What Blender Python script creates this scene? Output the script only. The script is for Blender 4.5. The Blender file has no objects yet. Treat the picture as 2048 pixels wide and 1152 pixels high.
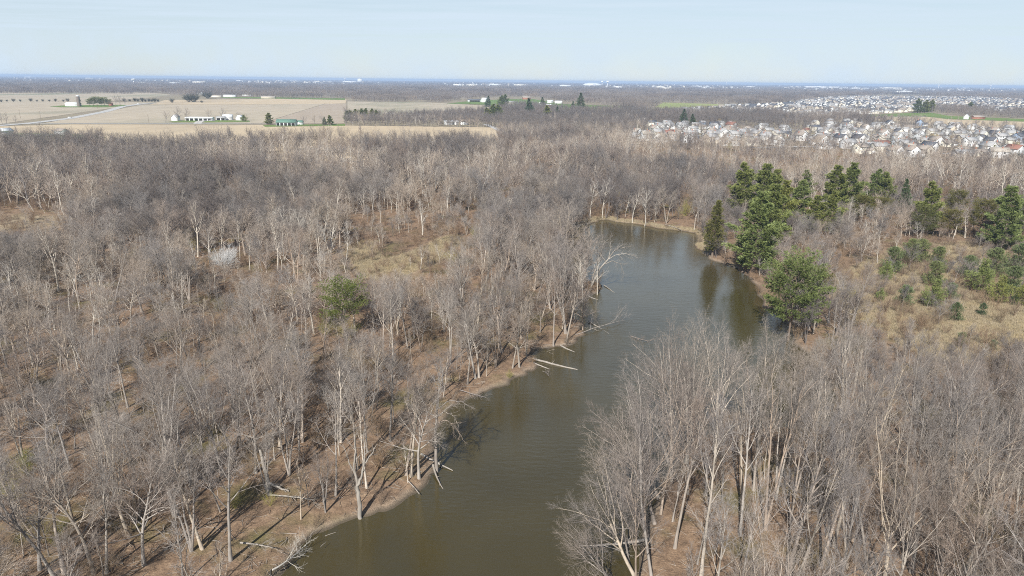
import bpy, bmesh, math, random
import numpy as np
from mathutils import Vector, Matrix

PI = math.pi
R_ = math.radians
rng = np.random.default_rng(11)
rnd = random.Random(5)
sc = bpy.context.scene
col = sc.collection
HAZE = 1.0e-4

# ------------------------------------------------------------------ camera
H = 55.0
FPX = 1365.0
PITCH, ROLL = R_(16.91), R_(0.64)
Fv = np.array((0, math.cos(PITCH), -math.sin(PITCH)))
r0 = np.array((1.0, 0, 0)); u0 = np.array((0, math.sin(PITCH), math.cos(PITCH)))
Rv = math.cos(ROLL) * r0 + math.sin(ROLL) * u0
Uv = -math.sin(ROLL) * r0 + math.cos(ROLL) * u0
camd = bpy.data.cameras.new('camera')
camd.sensor_width = 36.0
camd.lens = FPX / 2048 * 36.0
camd.clip_start = 0.5; camd.clip_end = 80000
cam = bpy.data.objects.new('camera', camd); col.objects.link(cam)
M = Matrix.Identity(4)
for i in range(3):
    M[i][0] = Rv[i]; M[i][1] = Uv[i]; M[i][2] = -Fv[i]
M[2][3] = H
cam.matrix_world = M
sc.camera = cam
sc.render.resolution_x, sc.render.resolution_y = 1024, 576
GZ = 1.4                                   # level of the open country


def P(px, py, z=GZ):
    """the point of the level z that stands at this place of the photograph"""
    d = Fv + (px - 1024) / FPX * Rv - (py - 576) / FPX * Uv
    t = (z - H) / d[2]
    return np.array((d[0] * t, d[1] * t))


def Q(x, y, z):
    """where a point of the scene stands in the photograph"""
    v = np.stack([np.asarray(x, float), np.asarray(y, float), np.asarray(z, float) - H + 0 * np.asarray(x, float)], -1)
    zz = v @ Fv
    return 1024 + FPX * (v @ Rv) / zz, 576 - FPX * (v @ Uv) / zz


def poly(pts, z=GZ):
    return np.array([P(a, b, z) for a, b in pts])


def inside(pts, pg):
    x, y = pts[:, 0], pts[:, 1]
    c = np.zeros(len(pts), bool)
    n = len(pg)
    for i in range(n):
        x1, y1 = pg[i]; x2, y2 = pg[(i + 1) % n]
        if y1 == y2: continue
        c ^= ((y1 > y) != (y2 > y)) & (x < (x2 - x1) * (y - y1) / (y2 - y1) + x1)
    return c


def dist_poly(pts, pg):
    best = np.full(len(pts), 1e18)
    n = len(pg)
    for i in range(n):
        a = pg[i]; b = pg[(i + 1) % n]
        ab = b - a
        t = np.clip(((pts - a) @ ab) / max(ab @ ab, 1e-9), 0, 1)
        d = pts - a - t[:, None] * ab
        best = np.minimum(best, (d * d).sum(1))
    return np.sqrt(best)


# ------------------------------------------------------------------ value noise for layouts
_perm = np.random.default_rng(3).random((256, 256))


def vnoise(x, y):
    xi = np.floor(x).astype(int); yi = np.floor(y).astype(int)
    fx = x - xi; fy = y - yi
    fx = fx * fx * (3 - 2 * fx); fy = fy * fy * (3 - 2 * fy)
    g = lambda a, b: _perm[a % 256, b % 256]
    return (g(xi, yi) * (1 - fx) + g(xi + 1, yi) * fx) * (1 - fy) + (g(xi, yi + 1) * (1 - fx) + g(xi + 1, yi + 1) * fx) * fy


# ------------------------------------------------------------------ river outline (photo places on the water level)
RIV = [(300, 1900), (430, 1300), (555, 1165), (585, 1125), (612, 1082), (642, 1064), (700, 1040), (742, 1030), (772, 1022), (800, 1006),
       (832, 986), (852, 962), (868, 948), (880, 930), (872, 912), (868, 885), (880, 850), (905, 812), (950, 793), (1000, 777),
       (1036, 757), (1068, 742), (1078, 725), (1062, 714), (1075, 700), (1110, 697), (1150, 688), (1168, 668), (1176, 655),
       (1160, 643), (1138, 628), (1142, 610), (1166, 598), (1196, 584), (1214, 574), (1196, 566), (1160, 556), (1135, 540),
       (1140, 515), (1160, 480), (1172, 452), (1196, 438), (1250, 446), (1330, 459), (1397, 467), (1392, 490), (1410, 512), (1440, 528),
       (1468, 537), (1492, 549), (1512, 575), (1540, 620), (1590, 680), (1650, 760), (1690, 820), (1665, 848), (1600, 858), (1520, 852), (1450, 862), (1385, 885),
       (1345, 940), (1310, 1010), (1285, 1085), (1270, 1170), (1262, 1300), (1290, 1900)]


def smooth_closed(p, n=3):
    p = np.array(p)
    for _ in range(n - 1):
        q = np.roll(p, -1, 0)
        p = np.stack([p * .75 + q * .25, p * .25 + q * .75], 1).reshape(-1, 2)
    return p


riv = smooth_closed(poly(RIV, 0.0), 3)
_rn = np.random.default_rng(8)
riv = riv + _rn.normal(0, .42, riv.shape) * np.clip(riv[:, 1:2] / 110, .7, 1.6)


def gz(x, y):
    """ground height"""
    p = np.stack([np.atleast_1d(x).astype(float), np.atleast_1d(y).astype(float)], -1)
    near = (p[:, 1] < 330) & (np.abs(p[:, 0]) < 260)
    sd = np.full(len(p), 400.0)
    if near.any():
        q = p[near]
        s = dist_poly(q, riv); s[inside(q, riv)] *= -1
        sd[near] = s
    out = .55 * (1 - np.exp(-np.maximum(sd, 0) / .8)) + .85 * (1 - np.exp(-np.maximum(sd, 0) / 16))
    fade = np.clip(sd / 8, 0, 1) * np.clip((700 - p[:, 1]) / 200, 0, 1)
    hum = (vnoise(p[:, 0] / 13 + 40, p[:, 1] / 13 + 7) - .5) * .7 + (vnoise(p[:, 0] / 3.1 + 4, p[:, 1] / 3.1 + 90) - .5) * .22
    z = np.where(sd > 0, out + hum * fade, np.maximum(-2.0, sd * .6))
    return z


# ------------------------------------------------------------------ materials
def mat(name):
    m = bpy.data.materials.new(name); m.use_nodes = True
    nt = m.node_tree
    b = nt.nodes['Principled BSDF']
    b.inputs['Roughness'].default_value = .85
    b.inputs['Specular IOR Level'].default_value = .2
    return m, nt, b


def nd(nt, typ, **kw):
    n = nt.nodes.new(typ)
    for k, v in kw.items():
        if k.startswith('_'):
            setattr(n, k[1:], v)
        else:
            n.inputs[k].default_value = v
    return n


def ramp(nt, fac, stops, interp='LINEAR'):
    r = nt.nodes.new('ShaderNodeValToRGB')
    r.color_ramp.interpolation = interp
    els = r.color_ramp.elements
    while len(els) < len(stops): els.new(.5)
    for e, (p, c) in zip(els, stops):
        e.position = p; e.color = (*c, 1)
    nt.links.new(fac, r.inputs[0])
    return r.outputs[0]


def mixc(nt, fac, a, b, mode='MIX'):
    m = nt.nodes.new('ShaderNodeMix'); m.data_type = 'RGBA'; m.blend_type = mode
    for s, v in ((m.inputs[0], fac), (m.inputs[6], a), (m.inputs[7], b)):
        if hasattr(v, 'is_output'): nt.links.new(v, s)
        elif isinstance(v, tuple): s.default_value = (*v, 1)
        else: s.default_value = v
    return m.outputs[2]


def wpos(nt):
    return nt.nodes.new('ShaderNodeNewGeometry').outputs['Position']


def noise(nt, vec, scale, detail=3, rough=.55, stretch=None):
    if stretch:
        mp = nt.nodes.new('ShaderNodeMapping'); mp.inputs['Scale'].default_value = stretch
        nt.links.new(vec, mp.inputs[0]); vec = mp.outputs[0]
    n = nt.nodes.new('ShaderNodeTexNoise')
    n.inputs['Scale'].default_value = scale; n.inputs['Detail'].default_value = detail; n.inputs['Roughness'].default_value = rough
    nt.links.new(vec, n.inputs['Vector'])
    return n.outputs['Fac']


def plain(name, c, rough=.8, var=.12, scale=1.2, metallic=0.0):
    m, nt, b = mat(name)
    f = noise(nt, wpos(nt), scale, 4)
    lo = tuple(v * (1 - var * 1.6) for v in c); hi = tuple(min(1, v * (1 + var)) for v in c)
    nt.links.new(ramp(nt, f, [(.25, lo), (.75, hi)]), b.inputs['Base Color'])
    b.inputs['Roughness'].default_value = rough; b.inputs['Metallic'].default_value = metallic
    return m


def bark(name, c1, c2, tints, region=.35, rscale=.018, obj_scale=2.0):
    """woody material: own streaks, each tree its own tone, and stands of one species over tens of metres"""
    m, nt, b = mat(name)
    oi = nt.nodes.new('ShaderNodeObjectInfo')
    tc = nt.nodes.new('ShaderNodeTexCoord')
    f = noise(nt, tc.outputs['Object'], obj_scale, 3, .6, (1, 1, .25))
    base = ramp(nt, f, [(.3, c1), (.7, c2)])
    n = len(tints)
    t1 = ramp(nt, oi.outputs['Random'], [(i / max(1, n - 1), t) for i, t in enumerate(tints)])
    reg = noise(nt, oi.outputs['Location'], rscale, 1)
    t2 = ramp(nt, reg, [(.33 + .34 * i / max(1, n - 1), t) for i, t in enumerate(tints)])
    tint = mixc(nt, region, t1, t2)
    nt.links.new(mixc(nt, 1.0, base, tint, 'MULTIPLY'), b.inputs['Base Color'])
    b.inputs['Roughness'].default_value = .9
    b.inputs['Specular IOR Level'].default_value = .12
    return m


TINT = [(.55, .52, .51), (1.05, .96, .86), (.78, .76, .76), (1.45, 1.30, 1.10), (.62, .60, .60), (1.15, .94, .78), (1.15, 1.13, 1.12), (.70, .65, .63), (1.6, 1.5, 1.38), (.88, .85, .82)]
M_bark = bark('bark_grey', (.245, .23, .21), (.43, .405, .37), TINT, .15)
M_twig = bark('twigs_grey', (.215, .203, .195), (.325, .307, .294), TINT, .35)
M_twigfar = bark('twigs_woods', (.19, .177, .17), (.28, .261, .248), TINT, .5, .006)
M_pale = bark('bark_pale', (.48, .45, .40), (.66, .62, .56), [(1, .98, .94), (.85, .84, .82), (1.0, .95, .88)], .2)
M_paletwig = bark('twigs_pale', (.40, .375, .35), (.54, .515, .48), [(1, .95, .88), (.85, .83, .82), (1.05, .95, .85)], .2)
M_barkmid = bark('bark_wood', (.20, .188, .172), (.35, .33, .302), TINT, .3)
M_tantwig = bark('twigs_tan', (.30, .266, .242), (.44, .398, .366), [(1, .95, .9), (1.1, 1.0, .85), (.9, .85, .8)], .3)
M_darktwig = bark('twigs_dark', (.15, .138, .132), (.235, .218, .207), [(1, 1, 1), (.85, .82, .8), (1.1, 1.0, .95)], .3)
M_shrub = bark('twigs_shrub', (.19, .155, .125), (.29, .24, .195),
               [(.85, .78, .75), (1.15, .95, .80), (.9, .86, .84), (1.25, 1.08, .82), (1.05, .85, .72), (.95, .95, .78)], .45, .03)
M_bud = bark('twigs_budding', (.22, .21, .08), (.33, .31, .12), [(.9, .95, .8), (1.15, 1.05, .8), (1.0, 1.0, .9)], .3)
M_dead = bark('dead_wood', (.24, .215, .185), (.37, .34, .30), [(1, 1, 1), (.85, .82, .8)], .1)
M_willow = bark('willow_twigs', (.42, .30, .07), (.55, .40, .12), [(1, 1, 1), (.9, .85, .8)], .1)


def needles(name, c1, c2, tints):
    m, nt, b = mat(name)
    oi = nt.nodes.new('ShaderNodeObjectInfo')
    tc = nt.nodes.new('ShaderNodeTexCoord')
    f = noise(nt, tc.outputs['Object'], .9, 4, .65)
    base = ramp(nt, f, [(.3, c1), (.7, c2)])
    t1 = ramp(nt, oi.outputs['Random'], [(i / max(1, len(tints) - 1), t) for i, t in enumerate(tints)])
    nt.links.new(mixc(nt, 1.0, base, t1, 'MULTIPLY'), b.inputs['Base Color'])
    b.inputs['Roughness'].default_value = .6
    b.inputs['Specular IOR Level'].default_value = .3
    return m


GT = [(.85, .9, .85), (1.15, 1.05, .85), (1, 1, .95), (.92, 1.0, 1.02)]
M_pine = needles('needles_pine', (.10, .128, .042), (.28, .305, .105), GT)
M_pineyel = needles('needles_yellow_green', (.08, .105, .032), (.225, .245, .08), GT)
M_spruce = needles('needles_spruce', (.045, .08, .035), (.105, .15, .07), GT)
M_blue = needles('needles_blue_green', (.10, .13, .06), (.19, .22, .105), GT)
M_olive = needles('needles_olive', (.085, .088, .026), (.17, .16, .055), GT)
M_lone = needles('needles_bright', (.07, .095, .022), (.20, .225, .06), GT)
M_pinebark = bark('pine_bark', (.13, .10, .08), (.24, .19, .15), [(1, 1, 1), (.85, .85, .85)], .1)

# ------------------------------------------------------------------ mesh from arrays


def mesh_np(name, verts, quads=None, tris=None, mats=(), qmat=None, tmat=None, smooth=False):
    me = bpy.data.meshes.new(name)
    verts = np.asarray(verts, np.float32).reshape(-1, 3)
    quads = np.zeros((0, 4), np.int32) if quads is None else np.asarray(quads, np.int32).reshape(-1, 4)
    tris = np.zeros((0, 3), np.int32) if tris is None else np.asarray(tris, np.int32).reshape(-1, 3)
    me.vertices.add(len(verts)); me.vertices.foreach_set('co', verts.ravel())
    nl = quads.size + tris.size
    me.loops.add(nl)
    me.loops.foreach_set('vertex_index', np.concatenate([quads.ravel(), tris.ravel()]).astype(np.int32))
    nq, ntr = len(quads), len(tris)
    me.polygons.add(nq + ntr)
    starts = np.concatenate([np.arange(nq) * 4, nq * 4 + np.arange(ntr) * 3]).astype(np.int32)
    me.polygons.foreach_set('loop_start', starts)
    try:
        me.polygons.foreach_set('loop_total', np.concatenate([np.full(nq, 4), np.full(ntr, 3)]).astype(np.int32))
    except Exception:
        pass
    for m in mats: me.materials.append(m)
    if qmat is not None or tmat is not None:
        mi = np.concatenate([np.full(nq, 0) if qmat is None else qmat, np.full(ntr, 0) if tmat is None else tmat]).astype(np.int32)
        me.polygons.foreach_set('material_index', mi)
    if smooth: me.polygons.foreach_set('use_smooth', np.ones(nq + ntr, bool))
    me.update(calc_edges=True)
    return me


def tube(Pt, Rd, sides):
    """chains (N,K,3) with radii (N,K) -> verts, quads"""
    N, K, _ = Pt.shape
    T = np.empty_like(Pt)
    T[:, 1:-1] = Pt[:, 2:] - Pt[:, :-2]; T[:, 0] = Pt[:, 1] - Pt[:, 0]; T[:, -1] = Pt[:, -1] - Pt[:, -2]
    T /= np.linalg.norm(T, axis=2, keepdims=True) + 1e-9
    ref = np.where(np.abs(T[:, :1, 2:3]) > .8, np.array((1.0, 0, 0)), np.array((0, 0, 1.0)))
    u = np.cross(T, np.broadcast_to(ref, T.shape)); u /= np.linalg.norm(u, axis=2, keepdims=True) + 1e-9
    v = np.cross(T, u)
    a = np.arange(sides) * 2 * PI / sides
    V = Pt[:, :, None] + Rd[:, :, None, None] * (np.cos(a)[:, None] * u[:, :, None] + np.sin(a)[:, None] * v[:, :, None])
    base = (np.arange(N)[:, None, None] * K + np.arange(K - 1)[None, :, None]) * sides
    j = np.arange(sides)[None, None, :]; j2 = (j + 1) % sides
    q = np.stack([base + j, base + j2, base + sides + j2, base + sides + j], -1)
    return V.reshape(-1, 3), q.reshape(-1, 4)


class Bag:
    def __init__(s): s.v, s.q, s.t, s.n = [], [], [], 0
    def add(s, v, q=None, t=None):
        s.v.append(np.asarray(v, float).reshape(-1, 3))
        if q is not None and len(q): s.q.append(np.asarray(q) + s.n)
        if t is not None and len(t): s.t.append(np.asarray(t) + s.n)
        s.n += len(s.v[-1])
    def arrays(s):
        return (np.concatenate(s.v), np.concatenate(s.q) if s.q else np.zeros((0, 4), int), np.concatenate(s.t) if s.t else np.zeros((0, 3), int))
    def mesh(s, name, m, smooth=False):
        v, q, t = s.arrays()
        return mesh_np(name, v, q, t, [m], smooth=smooth)


def joined(name, parts):
    v, q, t, qm, tm, n = [], [], [], [], [], 0
    for i, (b, m) in enumerate(parts):
        a, b_, c = b.arrays()
        v.append(a); q.append(b_ + n); t.append(c + n); n += len(a)
        qm.append(np.full(len(b_), i)); tm.append(np.full(len(c), i))
    return mesh_np(name, np.concatenate(v), np.concatenate(q), np.concatenate(t), [m for _, m in parts], np.concatenate(qm), np.concatenate(tm))


# ------------------------------------------------------------------ bare trees
def norm(a): return a / (np.linalg.norm(a, axis=-1, keepdims=True) + 1e-9)


def grow(g, Pt, Rd, n, t0, t1, a0, a1, lf0, lf1, K, wob, up, rr, rtip, rmax=9):
    """n children on every chain; angle and length run from (a0, lf0) at t0 to (a1, lf1) at t1"""
    N, K0, _ = Pt.shape
    if n < 1:
        keep = g.random(N) < n
        Pt, Rd = Pt[keep], Rd[keep]; N = len(Pt); n = 1
    n = int(n)
    pi = np.repeat(np.arange(N), n); ci = np.tile(np.arange(n), N)
    s = (ci + g.random(N * n)) / n
    t = t0 + (t1 - t0) * s
    f = np.clip(t * (K0 - 1), 0, K0 - 1.001); i0 = f.astype(int); w = (f - i0)[:, None]
    A, B = Pt[pi, i0], Pt[pi, i0 + 1]
    pos = A * (1 - w) + B * w; tan = norm(B - A)
    rad = Rd[pi, i0] * (1 - w[:, 0]) + Rd[pi, i0 + 1] * w[:, 0]
    PL = np.linalg.norm(np.diff(Pt, axis=1), axis=2).sum(1)[pi]
    ref = np.where(np.abs(tan[:, 2:3]) > .85, np.array((1.0, 0, 0)), np.array((0, 0, 1.0)))
    u = norm(np.cross(tan, ref)); v = np.cross(tan, u)
    az = ci * 2.4 + g.random(N)[pi] * 6.3 + g.normal(0, .5, N * n)
    a = (a0 + (a1 - a0) * s) * g.uniform(.75, 1.25, N * n)
    d = np.cos(a)[:, None] * tan + np.sin(a)[:, None] * (np.cos(az)[:, None] * u + np.sin(az)[:, None] * v)
    L = PL * (lf0 + (lf1 - lf0) * s) * g.uniform(.65, 1.2, N * n)
    C = np.empty((N * n, K, 3)); C[:, 0] = pos
    step = (L / (K - 1))[:, None]
    for k in range(1, K):
        d = norm(d + g.normal(0, wob, d.shape) + np.array((0, 0, up)))
        C[:, k] = C[:, k - 1] + d * step
    rb = np.minimum(np.minimum(rad * rr, rad * .95), rmax)
    rt = np.minimum(rtip, rb * .8)
    Rr = rb[:, None] + (rt - rb)[:, None] * (np.linspace(0, 1, K) ** .8)[None]
    return C, Rr


def trunk_chain(g, h, r, K=9, lean=(0, 0), wob=.03, rt=.03, bend=0.0):
    C = np.zeros((1, K, 3)); d = np.array((lean[0], lean[1], 1.0)); d /= np.linalg.norm(d)
    for k in range(1, K):
        d = norm(d + g.normal(0, wob, 3) * np.array((1, 1, .3)) + np.array((0, 0, bend)))
        C[0, k] = C[0, k - 1] + d * h / (K - 1)
    t = np.linspace(0, 1, K)
    R = r * (1 - t) ** .8 + rt * t
    R[0] *= 1.35
    return C, R[None]


def bare_tree(seed, form, h=18.0, lod=0):
    """(trunk bag, crown bag, height). lod 0 near, 1 middle, 2 far"""
    g = np.random.default_rng(seed)
    tr, cr = Bag(), Bag()
    k4 = (1, .42, .0)[lod]; thick = (1, 1.7, 2.6)[lod]
    S = (7, 5, 4)[lod]
    r = .0125 * h * g.uniform(.85, 1.15)
    if form == 'tall':            # forest maple: long bole, ascending limbs
        chains = [trunk_chain(g, h * .9, r, 9, g.normal(0, .05, 2), .035)]
        p1 = dict(n=12, t0=.44, t1=.97, a0=.66, a1=.36, lf0=.40, lf1=.2, up=.08)
    elif form == 'broad':         # open oak: short bole, spreading limbs
        chains = [trunk_chain(g, h * .52, r * 1.3, 7, g.normal(0, .05, 2), .05, .09)]
        p1 = dict(n=9, t0=.50, t1=1.0, a0=.85, a1=.32, lf0=.9, lf1=1.0, up=.05)
    elif form == 'round':         # rounded dense crown
        chains = [trunk_chain(g, h * .74, r * 1.1, 8, g.normal(0, .05, 2), .05, .05)]
        p1 = dict(n=15, t0=.36, t1=1.0, a0=1.15, a1=.30, lf0=.46, lf1=.42, up=.03)
    elif form == 'fork':          # two or three stems from low down
        chains = []
        m = 2 + seed % 2
        for i in range(m):
            a = i * 2 * PI / m + g.random()
            chains.append(trunk_chain(g, h * g.uniform(.75, .92), r * .75, 9, (math.cos(a) * .16, math.sin(a) * .16), .05, .025, .01))
        p1 = dict(n=9, t0=.48, t1=.97, a0=.62, a1=.35, lf0=.36, lf1=.18, up=.07)
    elif form == 'lean':
        a = seed * 1.3
        chains = [trunk_chain(g, h * .92, r, 9, (math.cos(a) * .3, math.sin(a) * .3), .05, .03, .03)]
        p1 = dict(n=11, t0=.40, t1=.97, a0=.75, a1=.4, lf0=.38, lf1=.18, up=.09)
    elif form == 'sapling':
        chains = [trunk_chain(g, h * .95, .009 * h, 7, g.normal(0, .07, 2), .05, .012)]
        p1 = dict(n=12, t0=.3, t1=.97, a0=.7, a1=.4, lf0=.30, lf1=.12, up=.08)
    elif form == 'snag':          # bleached, few fine twigs
        chains = [trunk_chain(g, h * .88, r * .9, 9, g.normal(0, .07, 2), .06, .03)]
        p1 = dict(n=9, t0=.36, t1=.95, a0=.8, a1=.5, lf0=.40, lf1=.2, up=.07)
    fine = {'snag': .8, 'sapling': .5}.get(form, 1.0)
    for C, R in chains:
        tr.add(*tube(C, R, S))
        L1 = grow(g, C, R, K=8, wob=.10, rr=.62, rtip=.019 * thick, **p1)
        tr.add(*tube(*L1, max(4, S - 2)))
        base2 = L1
        n2 = 7
        L2 = grow(g, *L1, n2, .22, 1.0, .75, .55, .52, .26, 5, .13, .06, .62, .0105 * thick)
        (tr if lod == 0 and False else cr).add(*tube(*L2, 3 if lod else 4))
        # leaders of the stem itself
        n3 = max(2, int((6 if lod == 0 else 6 if lod == 1 else 3) * (fine if fine > .5 else .7)))
        L3 = grow(g, *L2, n3, .18, 1.0, .72, .55, .62, .34, 4, .15, .05, .62, .0068 * thick, .016 * thick)
        cr.add(*tube(*L3, 3))
        if lod == 0:
            n4 = 7.2 * fine
            L4 = grow(g, *L3, max(2, int(n4)), .15, 1.0, .65, .5, .62, .42, 3, .17, .03, .7, .0042, .0078)
            cr.add(*tube(*L4, 3))
        elif lod == 1:
            L4 = grow(g, *L3, 4, .15, 1.0, .75, .55, .75, .5, 3, .18, .03, .7, .0075, .0125)
            cr.add(*tube(*L4, 3))
    return tr, cr, h


def shrub(seed, h=3.0, stems=11, fine=1.0, thick=1.0, spread=.9):
    g = np.random.default_rng(seed)
    b = Bag()
    for i in range(stems):
        a = g.random() * 6.3; l = g.uniform(.1, spread)
        C, R = trunk_chain(g, h * g.uniform(.6, .95), .02 * thick, 6, (math.cos(a) * l, math.sin(a) * l), .09, .008)
        C += np.array((math.cos(a), math.sin(a), 0)) * g.uniform(0, .3)
        b.add(*tube(C, R, 4))
        L1 = grow(g, C, R, 8, .2, 1, .7, .45, .5, .25, 5, .14, .06, .7, .006 * thick, .013 * thick)
        b.add(*tube(*L1, 3))
        L2 = grow(g, *L1, max(2, int(6 * fine)), .15, 1, .7, .5, .6, .4, 3, .16, .05, .8, .0055 * thick, .009 * thick)
        b.add(*tube(*L2, 3))
    return b


def tufts(g, pos, dirs, size, n=9, width=.12, spread=1.0):
    """needle sprays: n flat tapered blades fanning from each point along its direction"""
    N = len(pos)
    d = np.repeat(dirs, n, 0) + g.normal(0, .55 * spread, (N * n, 3))
    d = norm(d)
    L = size * g.uniform(.6, 1.2, (N * n, 1))
    p = np.repeat(pos, n, 0) + g.normal(0, size * .12, (N * n, 3))
    s = norm(np.cross(d, g.normal(0, 1, d.shape))) * (size * width)
    v = np.stack([p - s * .35, p + s * .35, p + d * L * .6 + s, p + d * L, p + d * L * .6 - s], 1)
    b = np.arange(N * n)[:, None] * 5
    q = np.concatenate([b + 0, b + 1, b + 2, b + 4], 1)
    t = np.concatenate([b + 4, b + 2, b + 3], 1)
    return v.reshape(-1, 3), q, t


def conifer(seed, form, h):
    """trunk bag, foliage bag"""
    g = np.random.default_rng(seed)
    tr, fo = Bag(), Bag()
    C, R = trunk_chain(g, h, .012 * h + .04, 10, g.normal(0, .03, 2), .02, .02)
    tr.add(*tube(C, R, 7))
    axis = C[0]
    Z = np.linspace(0, 1, len(axis))
    at = lambda t: np.array([np.interp(t, Z, axis[:, i]) for i in range(3)])
    if form == 'white_pine':
        t0, nw, per, wmax, size = .07, 16, 7, .32 * h, .7
        prof = lambda s: (1 - s) ** .8 * (.6 + .4 * min(1, s * 4)) * (.86 + .2 * math.sin(s * 23 + seed)) + .05
    elif form == 'round_pine':
        t0, nw, per, wmax, size = .34, 8, 11, .39 * h, .55
        prof = lambda s: math.sqrt(max(0, 1 - (2 * s - .85) ** 2 / 1.4)) * (.9 if s < .9 else .5) + .05
    elif form == 'high_pine':
        t0, nw, per, wmax, size = .50, 8, 9, .42 * h, .55
        prof = lambda s: math.sqrt(max(0, 1 - (2 * s - .8) ** 2 / 1.5)) + .05
    elif form == 'spruce':
        t0, nw, per, wmax, size = .05, 30, 7, .21 * h, .4
        prof = lambda s: (1 - s) ** .9 + .03
    elif form == 'young_pine':
        t0, nw, per, wmax, size = .05, 13, 8, .50 * h, .34
        prof = lambda s: math.sqrt(max(0, 1 - s)) * (.75 + .25 * math.sin(s * 9 + seed)) + .04
    elif form == 'cedar':
        t0, nw, per, wmax, size = .14, 32, 7, .155 * h, .45
        prof = lambda s: (1 - s) ** .6 * min(1, .4 + s * 3) + .05
    allp, alld = [], []
    az = g.random() * 6
    for i in range(nw):
        s = (i + g.uniform(-.3, .3)) / nw; s = min(max(s, 0), .985)
        t = t0 + (1 - t0) * s
        o = at(t)
        for j in range(per):
            if g.random() < .1: continue
            az += 6.283 / per + g.normal(0, .25)
            L = wmax * prof(s) * g.uniform(.6, 1.18)
            if L < .15: L = .15
            el = {'white_pine': .02 + .75 * s, 'round_pine': .05 + .6 * s, 'high_pine': .1 + .7 * s, 'spruce': -.22 + .6 * s, 'young_pine': .25 + .5 * s, 'cedar': .1 + .7 * s}[form] + g.normal(0, .1)
            d = np.array((math.cos(az) * math.cos(el), math.sin(az) * math.cos(el), math.sin(el)))
            K = 5
            ch = np.empty((1, K, 3)); ch[0, 0] = o; dd = d.copy()
            for k in range(1, K):
                dd = norm(dd + np.array((0, 0, .10 if form in ('white_pine', 'round_pine', 'high_pine', 'young_pine') else .05)) + g.normal(0, .06, 3))
                ch[0, k] = ch[0, k - 1] + dd * L / (K - 1)
            rb = .012 + .006 * L
            cr = np.linspace(rb, .008, K)[None]
            tr.add(*tube(ch, cr, 3))
            ns = max(2, int(L * (4.2 if form in ('white_pine', 'round_pine', 'high_pine') else 3.4)))
            side = grow(g, ch, cr, ns, .28, 1.0, 1.0, .6, .42, .2, 3, .08, .04, .7, .006)[0]
            if form in ('white_pine', 'round_pine', 'high_pine'): side[:, 1:, 2] = side[:, :1, 2] + (side[:, 1:, 2] - side[:, :1, 2]) * .3
            tips = np.concatenate([side[:, 1], side[:, 2], ch[0, -2:]], 0)
            dirs = np.concatenate([norm(side[:, 1] - side[:, 0]), norm(side[:, 2] - side[:, 1]), np.repeat(dd[None], 2, 0)], 0)
            allp.append(tips); alld.append(norm(dirs + np.array((0, 0, .16 if form in ('white_pine', 'round_pine', 'high_pine') else .3))))
    p = np.concatenate(allp); d = np.concatenate(alld)
    fo.add(*tufts(g, p, d, size * (h / 22 if form in ('white_pine', 'round_pine', 'high_pine') and h < 22 else 1) * (.7 if form == 'young_pine' and h < 5 else 1), 14 if form in ('white_pine', 'round_pine', 'high_pine') else 10, .065, .62 if form in ('white_pine', 'round_pine', 'high_pine') else .85))
    return tr, fo


# ------------------------------------------------------------------ object helpers
def tag(o, label=None, cat=None, group=None, kind=None):
    if label: o['label'] = label
    if cat: o['category'] = cat
    if group: o['group'] = group
    if kind: o['kind'] = kind
    return o


def link(name, me, parent=None, loc=None):
    o = bpy.data.objects.new(name, me); col.objects.link(o)
    if parent is not None: o.parent = parent
    if loc is not None: o.location = loc
    return o


def root(name, loc, rz=0.0, s=1.0):
    o = bpy.data.objects.new(name, None); col.objects.link(o)
    o.location = loc; o.rotation_euler = (0, 0, rz); o.scale = (s, s, s) if not hasattr(s, '__len__') else s
    o.empty_display_size = .3
    return o


def copy_thing(o):
    c = o.copy(); col.objects.link(c)
    for ch in o.children:
        d = ch.copy(); col.objects.link(d); d.parent = c
        for e in ch.children:
            f = e.copy(); col.objects.link(f); f.parent = d
    return c


def structure(name, me):
    return tag(link(name, me), kind='structure')


# ------------------------------------------------------------------ world, sun
SUN_EL, SUN_AZ = R_(40), R_(198)          # azimuth clockwise from +Y
w = bpy.data.worlds.new('World'); sc.world = w; w.use_nodes = True
nt = w.node_tree
bg = nt.nodes['Background']
sky = nt.nodes.new('ShaderNodeTexSky'); sky.sky_type = 'NISHITA'; sky.sun_disc = False
sky.sun_elevation = SUN_EL; sky.sun_rotation = SUN_AZ
sky.air_density = 1.0; sky.dust_density = .15; sky.ozone_density = 2.0
tc = nt.nodes.new('ShaderNodeTexCoord')
sp = nt.nodes.new('ShaderNodeSeparateXYZ'); nt.links.new(tc.outputs['Generated'], sp.inputs[0])
# thin high cloud: direction projected on a cloud level
mx = nt.nodes.new('ShaderNodeMath'); mx.operation = 'MAXIMUM'; mx.inputs[1].default_value = .05; nt.links.new(sp.outputs['Z'], mx.inputs[0])
dv = nt.nodes.new('ShaderNodeVectorMath'); dv.operation = 'DIVIDE'
cb = nt.nodes.new('ShaderNodeCombineXYZ')
for i in range(3): nt.links.new(mx.outputs[0], cb.inputs[i])
nt.links.new(tc.outputs['Generated'], dv.inputs[0]); nt.links.new(cb.outputs[0], dv.inputs[1])
cn = noise(nt, dv.outputs[0], .55, 6, .6, (.55, 1.5, 1))
cl = ramp(nt, cn, [(.36, (.68,) * 3), (.66, (.98,) * 3)])
low = nt.nodes.new('ShaderNodeMapRange'); low.inputs[1].default_value = .27; low.inputs[2].default_value = .56; low.inputs[3].default_value = 1.0; low.inputs[4].default_value = .12
nt.links.new(sp.outputs['Z'], low.inputs[0])
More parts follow.
